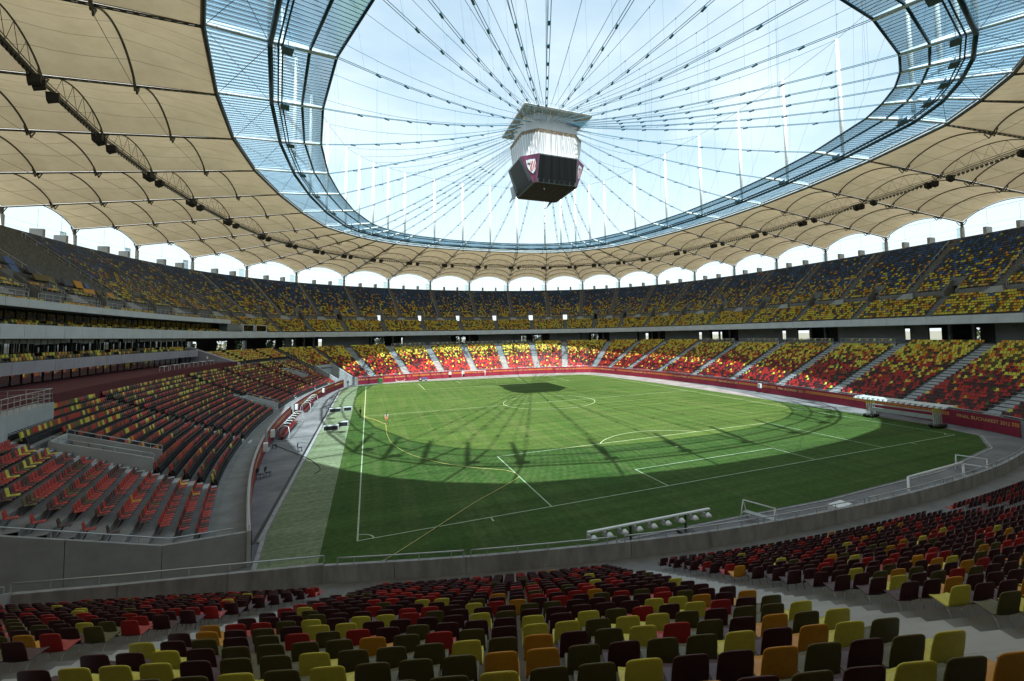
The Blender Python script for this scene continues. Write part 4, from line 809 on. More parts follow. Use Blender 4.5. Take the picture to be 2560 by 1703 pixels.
wn = wpl[:, 4] > 20; sm_, cm_ = np.concatenate([sth[mid], wpl[wn]]), np.concatenate([csth[mid], cwpl[wn]])
seat_cloud('near_stand_seats', sm_, cm_, MLV, MLF, 'massed red and yellow plastic seats of the near stand', black=list(range(b0, b0+8)))
seat_cloud('lower_tier_seats', np.concatenate([far, wpl[~wn]]), np.concatenate([cfar, cwpl[~wn]]), LV, LF, 'massed red and yellow plastic seats of the far lower tier')
seat_cloud('upper_tier_seats', np.concatenate([uf, um]), np.concatenate([cuf, cum]), LV, LF, 'massed yellow and blue plastic seats of the upper tier')
# padded folding seats of the side stand
def vparts():
    a = MB(); a.hexa([(-.24, -.20, .42), (.24, -.20, .42), (.24, -.12, .40), (-.24, -.12, .40), (-.235, -.33, 1.0), (.235, -.33, 1.0), (.235, -.25, 1.02), (-.235, -.25, 1.02)])
    b = MB(); b.hexa([(-.22, -.12, .36), (.22, -.12, .36), (.22, .10, .38), (-.22, .10, .38), (-.22, -.14, .62), (.22, -.14, .62), (.22, -.02, .64), (-.22, -.02, .64)])
    c = MB(); c.box((0, -.05, .18), (.46, .34, .36)); c.box((-.25, .0, .56), (.04, .40, .05)); c.box((.25, .0, .56), (.04, .40, .05)); return a, b, c
va, vb, vc = vparts(); VB, VC = vb.mesh('seat_pad', M['dark_fabric']), vc.mesh('base', M['dark_fabric']); VA = {i: va.mesh('backrest', M['seat '+SN[i]]) for i in range(5)}
ctr = vip[:, :3]+np.array((0, 0, .6)); ok, w = inview(ctr, 5); order = [i for i in np.argsort(w) if ok[i]]; nv = order[:300]; vset = np.zeros(len(vip), bool); vset[nv] = True
grp = {}
for i in nv: grp.setdefault((int(vkind[i]), int(vip[i, 2]*100)), []).append(i)
lev = sorted({k for k in grp}, key=lambda k: (k[0], k[1])); wh = {0: 'side stand', 1: 'upper side block', 2: 'glazed box balcony'}; cnt = {}
for key in lev:
    cnt[key[0]] = cnt.get(key[0], 0)+1; li = sorted(grp[key], key=lambda i: vip[i, 1])
    for j, i in enumerate(li):
        x, y, z, hd = vip[i, :4]; cn = int(cvip[i]); t = empty('padded_seat', (x, y, z), hd)
        tag(t, f'{SN[cn]} padded seat, {ordinal(j+1)} from near end, {ordinal(cnt[key[0]])} row of {wh[key[0]]}', 'seat', 'padded seats of the side stand')
        link('backrest', VA[cn], t); link('seat_pad', VB, t); link('base', VC, t)
VV = np.array(va.v+vb.v+vc.v); VF = [list(f) for f in va.f]+[[x+8 for x in f] for f in vb.f]+[[x+16 for x in f] for f in vc.f]
rv = ~vset; seat_cloud('padded_seats', vip[rv], cvip[rv], VV, VF, 'massed padded folding seats of the side stand', black=list(range(8, len(VV))))
# few single seats on the viewing platforms
pl = []
for a, b in PLAT:
    for u in np.linspace(a+.12, b-.12, 6): p, n, t = frame(u, 21.6); pl.append((p[0], p[1], 10.45, math.atan2(t[1], t[0]), u, 0, 0, 0))
pl = np.array(pl); LMESH = {}
for i in (0, 1):
    me = bpy.data.meshes.new('platform_seat'); me.from_pydata(MLV.tolist(), [], MLF); me.materials.append(M['seat '+SN[i]]); me.update(); LMESH[i] = me
for j, q in enumerate(pl):
    o = link('platform_seat', LMESH[j % 2]); o.location = q[:3]; o.rotation_euler = (0, 0, q[3]); tag(o, f'{SN[j%2]} single seat, {ordinal(j%6+1)} of six on the {ordinal(j//6+1)} railed platform', 'seat', 'seats on the railed platforms')
# ------------------------------------------------------------------ banners on the pitch wall
def banner(fam, ranges, label, texts, z1=2.08):
    b = tag(empty('wall_banner'), label, 'banner')
    for a, c in ranges:
        mb = MB(); U = np.linspace(a, c, int((c-a)*20)+2); A = PT(U, U*0-.035, fam); B = PT(U, U*0-.004, fam); wob = RNG.normal(0, .012, len(U))
        for j in range(len(U)-1):
            na, nb = (B[j]-A[j]), (B[j+1]-A[j+1])
            mb.quad((*(A[j]-na*wob[j]*8), .06), (*A[j], z1), (*A[j+1], z1), (*(A[j+1]-nb*wob[j+1]*8), .06)); mb.quad((*A[j], z1), (*B[j], z1), (*B[j+1], z1), (*A[j+1], z1))
        mb.build('cloth', M['maroon'], b)
        # ornamental band of small tiles, left out where the words stand
        mb = MB(); L_ = np.r_[0, np.cumsum(np.linalg.norm(np.diff(A, axis=0), axis=1))]; S = np.arange(.3, L_[-1], .34)
        for s in S:
            u = np.interp(s, L_, U)
            if any(abs(u-tu) < hw for tu, hw in texts): continue
            p, n, t = frame(u, -.06, fam); q = .13
            for zz in (1.25, 1.50): mb.quad((*(p-t*q), zz), (*(p-t*q), zz+.2), (*(p+t*q), zz+.2), (*(p+t*q), zz))
        if mb.v: mb.build('ornament_band', M['gold'], b)
    for tu, hw in texts:
        o = text('FINAL BUCHAREST 2012', .62, 'gold_text', (0, 0, 0), (1, 0), b); U = np.linspace(tu-.9, tu+.9, 121); A = PT(U, U*0-.055, fam); L_ = np.r_[0, np.cumsum(np.linalg.norm(np.diff(A, axis=0), axis=1))]; L_ -= L_[60]
        for v in o.data.vertices:                                     # letters follow the curve of the wall
            u = np.interp(-v.co.x, L_, U); p, n, t = frame(u, -.05, fam); q = p+n*(.01+v.co.z); v.co = (q[0], q[1], 1.20+v.co.y)
        o.matrix_world = Matrix.Identity(4)
    return b
tw = lambda fam, u, l=6.6: (u, (l/2+.3)/np.linalg.norm(PT(np.array(u+.5), np.array(0.), fam)-PT(np.array(u-.5), np.array(0.), fam)))
banner('main', [(34.3, 44.95)], 'long maroon banner with gold lettering along the right pitch wall', [tw('main', u) for u in (35.28, 38.2, 39.45, 40.6, 41.9, 43.2)])
banner('main', [(44.97, 53.6)], 'maroon banner with gold lettering along the far pitch wall behind the goal', [tw('main', u) for u in (46.6, 48.2, 49.35, 50.6, 51.8, 52.9)])
banner('west', [(14.97, 19.03), (19.22, 20.82), (21.0, 23.32)], 'maroon banner with gold band on the wall below the padded seats', [tw('west', u, 5.6) for u in (15.9, 17.2, 18.4, 19.9, 21.7, 22.6)])

# ------------------------------------------------------------------ things beside and on the pitch
def thing(name, label, cat, loc, rz=0, group=None): return tag(empty(name, loc, rz), label, cat, group)
def curve_tube(name, pts, r, m, label, cat, n=6, sub=6):
    P = [Vector(p) for p in pts]; Q = []
    for i in range(len(P)-1):
        p0, p1, p2, p3 = P[max(i-1, 0)], P[i], P[i+1], P[min(i+2, len(P)-1)]
        for k in range(sub): t = k/sub; Q.append(.5*(2*p1+(p2-p0)*t+(2*p0-5*p1+4*p2-p3)*t*t+(3*p1-p0-3*p2+p3)*t**3))
    Q.append(P[-1]); mb = MB(); mb.tube(Q, r, n); return tag(mb.build(name, M[m], None, True), label, cat)
hz = [(-34.0, -.9, .75), (-33.9, -1.6, .25), (-33.4, -2.4, .05), (-32.4, -4.4, .04), (-31.3, -8.3, .04), (-30.9, -10.1, .04), (-31, -16.5, .04), (-30.7, -23, .04), (-29.9, -27.3, .04), (-28.7, -31.2, .04), (-26.8, -35, .04), (-25, -37.6, .04), (-22.9, -39.8, .04), (-21.1, -41.3, .04), (-20.3, -42.7, .04), (-20.2, -44, .04), (-20.8, -44.9, .04), (-23, -46.9, .04), (-25.8, -49.4, .04), (-31.5, -55.3, .04), (-33.5, -57, .04)]
curve_tube('garden_hose', hz, .03, 'hose', 'long yellow hose curving over the near half of the pitch', 'hose')
curve_tube('power_cable', [(-44.5, -17.3, .03), (-42.6, -21, .03), (-40.3, -25.8, .12), (-39.2, -28, .03), (-37.9, -32.3, .03), (-38.3, -34, .03)], .035, 'black', 'black cable lying across the kerb beside the grey apron', 'cable')
# goals
def goal(name, label, loc, rz, w, h, dep, rx=0):
    g = thing(name, label, 'goal', loc, rz); g.rotation_euler = (rx, 0, rz); r = .06
    for x in (-w/2, w/2): mb = MB(); mb.tube([(x, 0, 0), (x, 0, h)], r, 8); mb.build('post', M['white'], g, True)
    mb = MB(); mb.tube([(-w/2, 0, h), (w/2, 0, h)], r, 8); mb.build('crossbar', M['white'], g, True)
    mb = MB(); mb.tube([(-w/2, 0, .05), (-w/2, dep, .05), (w/2, dep, .05), (w/2, 0, .05)], .035, 6); mb.tube([(-w/2, 0, h), (-w/2, dep, .05)], .025, 5); mb.tube([(w/2, 0, h), (w/2, dep, .05)], .025, 5); mb.build('rear_frame', M['white'], g, True)
    return g
goal('football_goal', 'white football goal standing at the far wall without net', (-2.3, 61.2, 0), math.atan2(-1.2, 6.8), 7.2, 2.3, 1.2)
g = thing('folded_goal', 'white goal frame leaning behind the near concrete parapet', 'goal', (8.2, -64.6, 0))
mb = MB(); mb.tube([(-4, .2, 2.15), (4, .6, 2.15)], .095, 10); mb.build('crossbar', M['white'], g, True)
for x, y in ((-4, .2), (4, .6)): mb = MB(); mb.tube([(x, y, 2.15), (x-.9, y-.5, .05)], .09, 10); mb.build('post', M['white'], g, True)
mb = MB(); mb.tube([(-4.9, -.5, .06), (3.1, -.1, .06)], .05, 6); mb.tube([(-2.6, .3, 1.3), (2.8, .5, 1.3)], .03, 5); mb.tube([(2.2, .4, 1.2), (3.1, -.1, .1)], .04, 5); mb.build('rear_frame', M['white'], g, True)
def trestle(label, x, y, rz, l, h):
    g = thing('trestle', label, 'trestle', (x, y, 0), rz)
    mb = MB(); mb.tube([(-l/2, 0, h), (l/2, 0, h)], .045, 8); mb.build('top_bar', M['white'], g, True)
    for s in (-1, 1): mb = MB(); mb.tube([(s*l/2, 0, h), (s*l/2, -.55, 0)], .04, 6); mb.tube([(s*l/2, 0, h), (s*l/2, .55, 0)], .04, 6); mb.tube([(s*l/2, -.35, h*.36), (s*l/2, .35, h*.36)], .03, 5); mb.build('leg', M['white'], g, True)
    mb = MB(); mb.box((0, .1, h*.4), (l*1.02, .5, .06)); mb.build('shelf', M['concrete_pale'], g)
trestle('white trestle frame standing behind the near parapet beside the lamp rig', -8.3, -61.9, R(-72), 2.3, 1.35); trestle('white trestle frame next to the leaning goal at the right', 18.4, -61.6, R(-70), 2.2, 1.3)
mb = MB(); mb.box((-1.0, -62.6, .22), (1.6, .9, .42), .1); tag(mb.build('white_crate', M['white']), 'low white crate on the dark track behind the near parapet', 'crate')
# growth lamp rigs
def rig(loc, rz, L_, label, ntow, h, nl):
    g = thing('growth_lamp_rig', label, 'lamp rig', loc, rz)
    for s in (-1, 1):
        mb = MB()
        for i in range(ntow): mb.box((s*L_*.36-0.0, (i-(ntow-1)/2)*.42, h*.5), (.14, .10, h*.86)); mb.box((s*L_*.36, (i-(ntow-1)/2)*.42, h*.8), (.15, .11, h*.26), m=1)
        mb.build('tower', [M['steel'], mat('yellow_paint', (.55, .45, .12), .5)], g)
        for i in range(ntow):
            for e in (-.4, .4): mb = MB(); c = (s*L_*.36+e, (i-(ntow-1)/2)*.42, .26); mb.tube([(c[0], c[1]-.09, c[2]), (c[0], c[1]+.09, c[2])], .26, 12); mb.build('wheel', M['tyre'], g, True)
        mb = MB(); mb.box((s*L_*.36, 0, .42), (1.1, ntow*.42+.1, .1)); mb.build('chassis', M['dark_steel'], g)
    for i in range(ntow): mb = MB(); mb.box((0, (i-(ntow-1)/2)*.42, h), (L_, .22, .10)); mb.build('boom', M['white'], g)
    mb = MB(); mb.box((0, 0, h*.42), (L_*.68, .5, .5)); mb.box((0, .1, h*.66), (L_*.68, .4, .08)); mb.build('lamp_bundle', M['concrete_pale'], g)
    for i in range(nl):
        mb = MB(); x = -L_*.48+L_*.96*i/(nl-1); mb.box((x, -ntow*.21-.15, h-.16), (.36, .5, .16)); mb.build('lamp_tray', M['white'], g)
rig((37.2, -44.5, 0), math.atan2(-8, -.2), 12.6, 'long white growth lamp rig on black wheels parked by the right wall', 5, 3.0, 17)
g = thing('growth_lamp_rig', 'white lamp arm with a row of round lamps behind the near parapet', 'lamp rig', (-16.4, -60.8, 0), R(-1.5))
mb = MB(); mb.box((0, 0, 1.28), (9.2, .20, .09)); mb.build('boom', M['white'], g)
for i in range(9):
    x = -4.3+i*1.07; mb = MB(); mb.tube([(x, -.2, 1.12), (x, -.28, 1.0), (x, -.30, .90)], [.10, .20, .26], 12); mb.build('round_lamp', M['white'], g, True); mb = MB(); mb.box((x-.28, -.1, 1.05), (.16, .3, .3)); mb.build('ballast', M['concrete_pale'], g)
for x in (-1.6, 2.6): mb = MB(); mb.tube([(x, 0, 0), (x, 0, 1.25)], .07, 8); mb.box((x, 0, .1), (.9, .9, .18)); mb.build('stand', M['lamp_black'], g)
# dugouts
def dugout(label, y0, y1):
    L_ = y1-y0; g = thing('team_dugout', label, 'dugout', (-43.9, (y0+y1)/2, 0), 0, 'team dugouts'); A = np.linspace(.05, 1.25, 9)*math.pi/2.0
    prof = [(-.75, 0)]+[(-.75+1.5*(1-math.cos(a)) if False else -.72+1.55*math.sin(a*.78)**2*1.0, 1.95*math.sin(min(a, 1.45))) for a in A]
    prof = [(-.78, .0), (-.80, .6), (-.72, 1.2), (-.48, 1.68), (-.1, 1.92), (.35, 1.95), (.72, 1.78)]
    mb = MB()
    for y in np.linspace(-L_/2, L_/2, max(3, int(L_/2.2)+1)): mb.tube([(x, y, z) for x, z in prof], .028, 6)
    mb.tube([(.72, -L_/2, 1.78), (.72, L_/2, 1.78)], .04, 6, m=1); mb.tube([(-.78, -L_/2, .05), (-.78, L_/2, .05)], .04, 6); mb.build('frame', [M['white'], M['red_plastic']], g, True)
    mb = MB()
    for (x0, z0), (x1, z1) in zip(prof[:-1], prof[1:]): mb.quad((x0, -L_/2, z0), (x0, L_/2, z0), (x1, L_/2, z1), (x1, -L_/2, z1))
    mb.build('clear_shell', M['clear_glass'], g)
    for s in (-1, 1):
        mb = MB(); mb.tube([(.72, s*L_/2, 1.78), (.85, s*L_/2, 1.0), (.75, s*L_/2, .05), (-.78, s*L_/2, .05)], .04, 6); mb.build('end_hoop', M['white'], g, True)
    n = max(4, int(L_/.62))
    for i in range(n):
        y = -L_/2+.4+(L_-.8)*i/(n-1); mb = MB(); mb.box((-.05, y, .42), (.48, .54, .10)); mb.box((-.36, y, .82), (.10, .54, .82)); mb.box((-.1, y, .2), (.2, .1, .36)); mb.build('bench_seat', M['bench_red'], g)
dugout('clear arched team dugout with red seats, nearer one beside the pitch', -15, -1.6); dugout('clear arched team dugout with red seats, farther one beyond the red steps', 9.3, 22)
for i, (x0, x1, y, l) in enumerate(((-39.9, -37.95, 7.6, 'black fronted grey box on the turf, left one of the farther pair'), (-37.6, -36.2, 8.1, 'black fronted grey box on the turf, right one of the farther pair'), (-39.4, -37.4, -10.7, 'black fronted grey box on the turf, left one of the nearer pair'), (-37.6, -36.2, -8.2, 'black fronted grey box on the turf, right one of the nearer pair'))):
    g = thing('flight_case', l, 'box', ((x0+x1)/2, y+.4, 0), 0, 'boxes beside the touchline'); w_ = x1-x0
    mb = MB(); mb.box((0, 0, .36), (w_, .85, .72)); mb.build('body', M['cladding'], g); mb = MB(); mb.box((0, -.43, .36), (w_-.16, .03, .56)); mb.build('front_panel', M['black'], g)
# black folding chairs on the apron
def chair(x, y, rz, label):
    g = thing('chair', label, 'chair', (x, y, 0), rz, 'black chairs on the apron')
    mb = MB(); mb.box((0, 0, .45), (.46, .46, .05)); mb.build('seat', M['black'], g); mb = MB(); mb.box((0, -.24, .78), (.46, .05, .46), rx=R(-8)); mb.build('backrest', M['black'], g)
    for sx in (-.2, .2):
        for sy in (-.2, .2): mb = MB(); mb.tube([(sx, sy, 0), (sx, sy*.95, .45)], .02, 5); mb.build('leg', M['black'], g)
for x, y, r_, l in ((-40.9, -22.8, R(-75), 'single black chair next to the turf kerb, in front of the wall steps'), (-44.3, -27, R(-60), 'black chair against the maroon wall below a white cabinet'), (-43.0, -33.4, R(-110), 'left of two black chairs standing together on the grey apron'), (-42.4, -33.0, R(-100), 'right of two black chairs standing together on the grey apron'), (-41.8, -45.2, R(-80), 'nearest black chair by the maroon wall, front of two'), (-42.0, -43.9, R(-80), 'nearest black chair by the maroon wall, rear of two'), (-44.0, -19.6, R(-90), 'black chair beside the cable end at the wall steps')): chair(x, y, r_, l)
# white cabinets hung on the pitch wall
def cabinet(fam, u, d, z, label):
    p, n, t = frame(u, d, fam); rz = math.atan2(t[1], t[0]); g = thing('wall_cabinet', label, 'cabinet', (p[0]+n[0]*.3, p[1]+n[1]*.3, z), rz, 'white cabinets on the pitch wall')
    mb = MB(); mb.box((0, 0, .45), (.75, .42, .9)); mb.build('case', M['white'], g); mb = MB(); mb.box((0, .22, .48), (.62, .03, .7)); mb.build('door', M['concrete_pale'], g); mb = MB(); mb.tube([(0, -.2, .3), (0, -.36, .3)], .05, 5); mb.build('bracket', M['steel'], g)
for fam, u, l in (('west', 21.28, 'white cabinet on the maroon wall left of the wall steps'), ('west', 20.7, 'white cabinet on the maroon wall right of the wall steps'), ('west', 18.99, 'white cabinet on the maroon wall just beyond the red steps'), ('west', 17.15, 'white cabinet on the maroon wall beyond the dugouts'), ('main', 38.75, 'white cabinet on the right maroon wall between two gold inscriptions'), ('main', 50.35, 'white cabinet on the far wall, left of the goal'), ('main', 49.95, 'white cabinet on the far wall, inside the goal frame')): cabinet(fam, u, -.05, 1.05, l)
# wheeled bin, tractor, folded net poles
g = thing('wheeled_bin', 'large green wheeled bin at the far maroon wall', 'bin', (-30.2, 59.5, 0), .1); MG = mat('bin_green', (.03, .13, .04), .5)
mb = MB(); mb.hexa([(-.55, -.4, .15), (.55, -.4, .15), (.55, .4, .15), (-.55, .4, .15), (-.68, -.52, 1.25), (.68, -.52, 1.25), (.68, .52, 1.25), (-.68, .52, 1.25)]); mb.build('body', MG, g)
mb = MB(); mb.box((0, 0, 1.33), (1.4, 1.1, .14)); mb.tube([(-.68, 0, 1.42), (.68, 0, 1.42)], .12, 8); mb.build('lid', MG, g)
for sx in (-.45, .45):
    for sy in (-.3, .3): mb = MB(); mb.tube([(sx, sy-.04, .1), (sx, sy+.04, .1)], .1, 10); mb.build('wheel', M['tyre'], g)
g = thing('tractor', 'small blue tractor with grey wheels parked at the far wall', 'tractor', (-18.1, 60.3, 0), -.1); BL = mat('tractor_blue', (.03, .09, .30), .35)
mb = MB(); mb.hexa([(.1, -.35, .55), (1.25, -.3, .55), (1.25, .3, .55), (.1, .35, .55), (.1, -.35, 1.1), (1.2, -.27, 1.0), (1.2, .27, 1.0), (.1, .35, 1.1)]); mb.build('bonnet', BL, g)
mb = MB(); mb.box((-.45, 0, .55), (1.2, .6, .3)); mb.box((-.65, .52, 1.0), (.9, .3, .08)); mb.box((-.65, -.52, 1.0), (.9, .3, .08)); mb.build('chassis', M['dark_steel'], g)
mb = MB(); mb.box((-.55, 0, .95), (.5, .5, .12)); mb.box((-.82, 0, 1.2), (.1, .5, .45)); mb.build('seat', M['black'], g); mb = MB(); mb.tube([(.05, 0, 1.0), (-.15, 0, 1.35)], .03, 5); mb.tube([(-.15+.18*math.cos(a)*.3, .2*math.cos(a), 1.36+.2*math.sin(a)*.4) for a in np.linspace(0, 6.28, 12)], .02, 4); mb.build('steering_wheel', M['black'], g)
for x, y, r_, w_ in ((-.7, .55, .52, .34), (-.7, -.55, .52, .34), (.9, .48, .34, .24), (.9, -.48, .34, .24)):
    wl = empty('wheel', (x, y, r_), parent=g); mb = MB(); mb.tube([(0, -w_/2, 0), (0, w_/2, 0)], r_, 18); mb.build('tyre', M['tyre'], wl, True); mb = MB(); mb.tube([(0, -w_/2-.02, 0), (0, w_/2+.02, 0)], r_*.55, 14); mb.build('rim', M['concrete_pale'], wl, True)
mb = MB(); mb.tube([(-1.05, -.45, .6), (-1.05, -.45, 2.0), (-1.05, .45, 2.0), (-1.05, .45, .6)], .04, 6); mb.build('roll_bar', M['black'], g, True)
g = thing('net_trolley', 'pale green folded net trolley lying at the far wall between bin and tractor', 'trolley', (-24.6, 59.9, 0), -.05); GN = mat('pale_green', (.30, .45, .33), .6)
mb = MB(); mb.tube([(-1.3, 0, .95), (-1.1, 0, .25), (-.3, 0, .15), (0, 0, .4), (.3, 0, .15), (1.1, 0, .25), (1.3, 0, 1.0)], .06, 6); mb.tube([(-1.1, .5, .25), (1.1, .5, .25)], .05, 6); mb.build('frame', GN, g, True); mb = MB(); mb.box((-.75, .2, .3), (.7, .5, .25)); mb.box((.75, .2, .3), (.7, .5, .25)); mb.build('folded_net', M['concrete_pale'], g)
# tables and chairs on the gallery under the boxes
for i, u in enumerate((18.05, 18.3, 18.55, 18.8, 19.05, 19.3)):
    p, n, t = frame(u, 17.6, 'west'); g = thing('gallery_table', f'white topped table on the maroon gallery, {ordinal(6-i)} from the near end', 'table', (*p, 8.9), math.atan2(t[1], t[0]), 'tables on the gallery')
    mb = MB(); mb.box((0, 0, .74), (1.8, .7, .05)); mb.build('top', M['white'], g)
    for sx in (-.8, .8):
        for sy in (-.28, .28): mb = MB(); mb.tube([(sx, sy, 0), (sx*.95, sy, .72)], .025, 5); mb.build('leg', M['white'], g)
# seat covers in yellow, blue and olive over part of the upper tier, with a platform
k_ = 0
for (u, row, w_, h_, cn) in ((19.52, 7, 4.2, 1.9, 1), (19.52, 4.4, 1.4, 1.9, 1), (19.75, 7.0, 2.0, 1.9, 6), (19.22, 6.5, 1.8, 1.7, 6), (19.78, 4.2, 2.5, 1.9, 2), (19.35, 4.0, 1.5, 1.8, 6), (19.05, 4.6, 3.4, 1.8, 5), (19.1, 2.4, 4.6, 1.7, 2), (18.78, 2.3, 2.2, 1.9, 5), (18.62, 2.2, 2.0, 2.1, 1), (18.49, 2.2, 1.0, 1.6, 6), (18.62, .2, 3.0, 1.3, 1), (18.45, .2, 1.4, 1.3, 2), (18.27, 0, 1.8, 1.3, 1), (18.36, 0, 1.0, 1.3, 5), (19.95, 7.4, 2.0, 4.0, 2)):
    p, n, t = frame(u, 31.8+row*.72+.5); k_ += 1; mb = MB(); rz = math.atan2(t[1], t[0]); zc = 20.9+row*.545+.95
    mb.box((*p, zc+.1), (w_, h_*.62, .07), rz, 0, -R(66)); nm = {1: 'yellow', 6: 'blue', 2: 'olive', 5: 'navy'}[cn]
    tag(mb.build('seat_cover', M['seat '+SN[cn]]), f'{nm} square cover sheet over upper tier seats, {ordinal(k_)} of the pixel pattern at left', 'cover', 'cover sheets on the upper tier')
# ------------------------------------------------------------------ people
def person(label, loc, rz, joints, rad, skin_cols, h=1.76):
    """one continuous skinned body; colours by body zone"""
    g = thing('person', label, 'person', loc, rz)
    J = {'pel': (0, 0, .95), 'wai': (0, 0, 1.10), 'che': (0, .01, 1.33), 'nec': (0, .0, 1.50), 'hea': (0, .03, 1.60), 'top': (0, .03, 1.73),
         'shl': (-.19, 0, 1.43), 'ell': (-.24, -.03, 1.15), 'wrl': (-.22, .10, .92), 'hal': (-.21, .15, .85), 'shr': (.19, 0, 1.43), 'elr': (.24, -.03, 1.15), 'wrr': (.22, .10, .92), 'har': (.21, .15, .85),
         'hil': (-.09, 0, .91), 'knl': (-.10, .03, .50), 'anl': (-.10, -.02, .09), 'tol': (-.11, .16, .04), 'hir': (.09, 0, .91), 'knr': (.10, .03, .50), 'anr': (.10, -.02, .09), 'tor': (.11, .16, .04)}
    J.update(joints); K = list(J); Rd = dict(pel=.15, wai=.135, che=.155, nec=.055, hea=.095, top=.06, shl=.07, shr=.07, ell=.048, elr=.048, wrl=.036, wrr=.036, hal=.045, har=.045, hil=.095, hir=.095, knl=.062, knr=.062, anl=.045, anr=.045, tol=.04, tor=.04)
    E = [('pel', 'wai'), ('wai', 'che'), ('che', 'nec'), ('nec', 'hea'), ('hea', 'top'), ('che', 'shl'), ('shl', 'ell'), ('ell', 'wrl'), ('wrl', 'hal'), ('che', 'shr'), ('shr', 'elr'), ('elr', 'wrr'), ('wrr', 'har'), ('pel', 'hil'), ('hil', 'knl'), ('knl', 'anl'), ('anl', 'tol'), ('pel', 'hir'), ('hir', 'knr'), ('knr', 'anr'), ('anr', 'tor')]
    me = bpy.data.meshes.new('body'); me.from_pydata([J[k] for k in K], [(K.index(a), K.index(b)) for a, b in E], []); o = bpy.data.objects.new('body', me); COL.objects.link(o)
    sk = o.modifiers.new('s', 'SKIN'); sk.use_smooth_shade = True
    for i, k in enumerate(K): me.skin_vertices[0].data[i].radius = (Rd[k]*(1.25 if k in ('pel', 'wai', 'che') else 1), Rd[k]); me.skin_vertices[0].data[i].use_root = k == 'pel'
    o.modifiers.new('d', 'SUBSURF').levels = 2; dg = bpy.context.evaluated_depsgraph_get(); nm = bpy.data.meshes.new_from_object(o.evaluated_get(dg)); bpy.data.objects.remove(o)
    nm.materials.clear(); [nm.materials.append(x) for x in skin_cols[:4]]
    KJ = np.array([J[k] for k in K]); zone = {}
    for k in K: zone[k] = 0 if k in ('nec', 'hea', 'top', 'wrl', 'wrr', 'hal', 'har') else 1 if k in ('wai', 'che', 'shl', 'shr') else 2 if k in ('pel', 'hil', 'hir') else 3 if k in ('tol', 'tor') else 4
    low = skin_cols[4]
    for p in nm.polygons:
        k = K[int(np.argmin(np.linalg.norm(KJ-np.array(p.center), axis=1)))]; zn = zone[k]
        if zn == 4: zn = {'ell': skin_cols[5], 'elr': skin_cols[5]}.get(k, low)
        p.material_index = zn
    nm.polygons.foreach_set('use_smooth', [True]*len(nm.polygons)); link('body', nm, g)
    mb = MB(); hx, hy, hz_ = J['top']; n1, n2 = 8, 5
    V = [(hx+.098*math.cos(a)*math.cos(b), hy-.012+.108*math.sin(a)*math.cos(b), hz_-.075+.115*math.sin(b)) for b in np.linspace(-.1, 1.5, n2) for a in np.linspace(0, 2*math.pi, n1, endpoint=False)]
    mb.add(V, [(i*n1+j, i*n1+(j+1) % n1, (i+1)*n1+(j+1) % n1, (i+1)*n1+j) for i in range(n2-1) for j in range(n1)]); mb.build('hair', skin_cols[6], g, True)
    return g
SK = mat('skin', (.45, .25, .17), .6); HB = mat('hair_dark', (.03, .022, .016), .6); SB = mat('cloth_black', (.014, .014, .016), .8); OR = mat('cloth_orange', (.55, .11, .02), .8); GY = mat('cloth_grey', (.33, .36, .36), .85); WH = mat('cloth_white', (.7, .7, .7), .85); SHO = mat('shoe', (.35, .35, .35), .7)
person('person in black holding the yellow hose beside the left touchline', (-34.6, -1.2, 0), R(60), {'wrl': (-.10, .25, 1.0), 'hal': (-.02, .32, .95), 'ell': (-.24, .06, 1.15), 'wrr': (.10, .30, .92), 'har': (.02, .36, .92), 'elr': (.23, .1, 1.13), 'knr': (.12, .12, .5), 'anr': (.13, .10, .09), 'tor': (.14, .28, .04)}, 1, [SK, SB, SB, SB, 2, 1, HB])
person('person in grey top and orange trousers pulling the hose on the pitch', (-30.75, -9.0, 0), R(170), {'che': (0, .10, 1.30), 'nec': (0, .16, 1.46), 'hea': (0, .22, 1.54), 'top': (0, .24, 1.66), 'shl': (-.19, .10, 1.38), 'shr': (.19, .10, 1.38), 'ell': (-.24, .14, 1.10), 'elr': (.24, .14, 1.1), 'wrl': (-.12, .30, .92), 'wrr': (.12, .28, .88), 'hal': (-.06, .34, .86), 'har': (.06, .33, .84), 'anl': (-.12, -.18, .09), 'tol': (-.12, 0, .04), 'knl': (-.1, -.02, .5), 'knr': (.11, .13, .5)}, 1, [SK, GY, OR, SHO, 0, 0, HB])
person('person in black standing at the mouth of the corner ramp', (-38.7, 56.1, 0), R(190), {}, 1, [SK, SB, SB, SB, 2, 1, HB])
fz = lambda d: 1.58+.40*int((d-2)/.88)
for u, d, l, c in ((52.55, 14.2, 'person in dark clothes on the left far aisle, upper one', SB), (52.58, 11.2, 'person in dark clothes on the left far aisle, lower one', mat('cloth_navy', (.02, .035, .07), .8)), (45.35, 9.4, 'dark clothed person among the red seats in the far right corner', SB), (45.0, 11.0, 'dark clothed person higher up beside the far right aisle', SB)):
    p, n, t = frame(u, d); person(l, (*p, fz(d)), math.atan2(t[1], t[0]), {'knr': (.1, .14, .55), 'anr': (.1, .1, .2), 'tor': (.1, .25, .16)}, 1, [SK, c, SB, SB, 2, 1, HB])
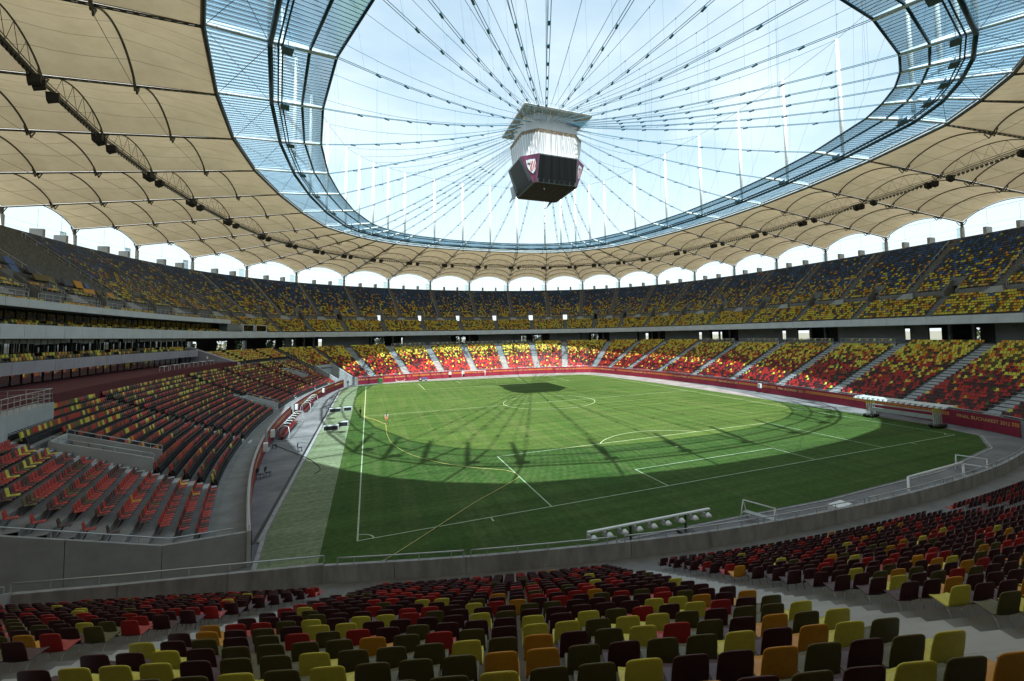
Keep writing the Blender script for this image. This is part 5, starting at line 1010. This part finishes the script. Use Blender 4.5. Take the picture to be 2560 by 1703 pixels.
p, n, t = frame(17.98, 18.6, 'west'); person('waiter in white shirt behind the gallery tables', (*p, 8.9), math.atan2(t[1], t[0]), {}, 1, [SK, WH, SB, SB, 2, 1, HB])
# ------------------------------------------------------------------ trees outside, seen through the concourse
def tree_mesh(seed):
    r_ = np.random.default_rng(seed); V = []; F = []
    for i in range(2600):
        cl = r_.integers(0, 26); rc = np.random.default_rng(seed*100+int(cl)); c = rc.normal(0, 1, 3); c = c/np.linalg.norm(c)*rc.uniform(.5, 1)**.5*np.array((3.9, 3.9, 4.6))+np.array((0, 0, 10)); p = c+r_.normal(0, .75, 3)
        a, b = r_.normal(0, 1, (2, 3)); a = a/np.linalg.norm(a)*.26; b = b-a*(a@b)/(a@a); b = b/np.linalg.norm(b)*.17; k = len(V); V += [p-a, p-b, p+a, p+b]; F.append((k, k+1, k+2, k+3))
    me = bpy.data.meshes.new('crown'); me.from_pydata([tuple(v) for v in V], [], F); me.materials.append(M['leaf']); return me
TM = [tree_mesh(s) for s in (3, 5, 9)]; tk = MB(); tk.tube([(0, 0, -.3), (.1, 0, 4), (0, .2, 8), (.2, 0, 12)], [.38, .28, .18, .06], 8)
for a, b in (((0, 0, 4.5), (2.2, .6, 8.5)), ((0, .1, 5.5), (-1.9, 1.2, 9.5)), ((.1, 0, 6.5), (.4, -2.2, 10.5))): tk.tube([a, b], [.14, .04], 6)
TK = tk.mesh('trunk', M['bark'], True)
sites = []
for k in (35, 37, 39, 41, 43, 45, 47, 49, 51, 53, 54, 55):
    for s_, ex in ((.28, 13), (.66, 17)):
        p_ = PT(np.array((k+s_) % 40), np.array(46.)); v_ = p_-CAM[:2]; v_ = v_/np.linalg.norm(v_); sites.append(p_+v_*ex)
for i, p in enumerate(sites):
    g = thing('tree', f'leafy green tree outside, {ordinal(i+1)} from the right of those glimpsed through the concourse', 'tree', (*p, -.3), i*1.3, 'trees outside the stadium'); s = 1.15+.12*(i % 4); g.scale = (s, s, s)
    link('crown', TM[i % 3], g); link('trunk', TK, g)
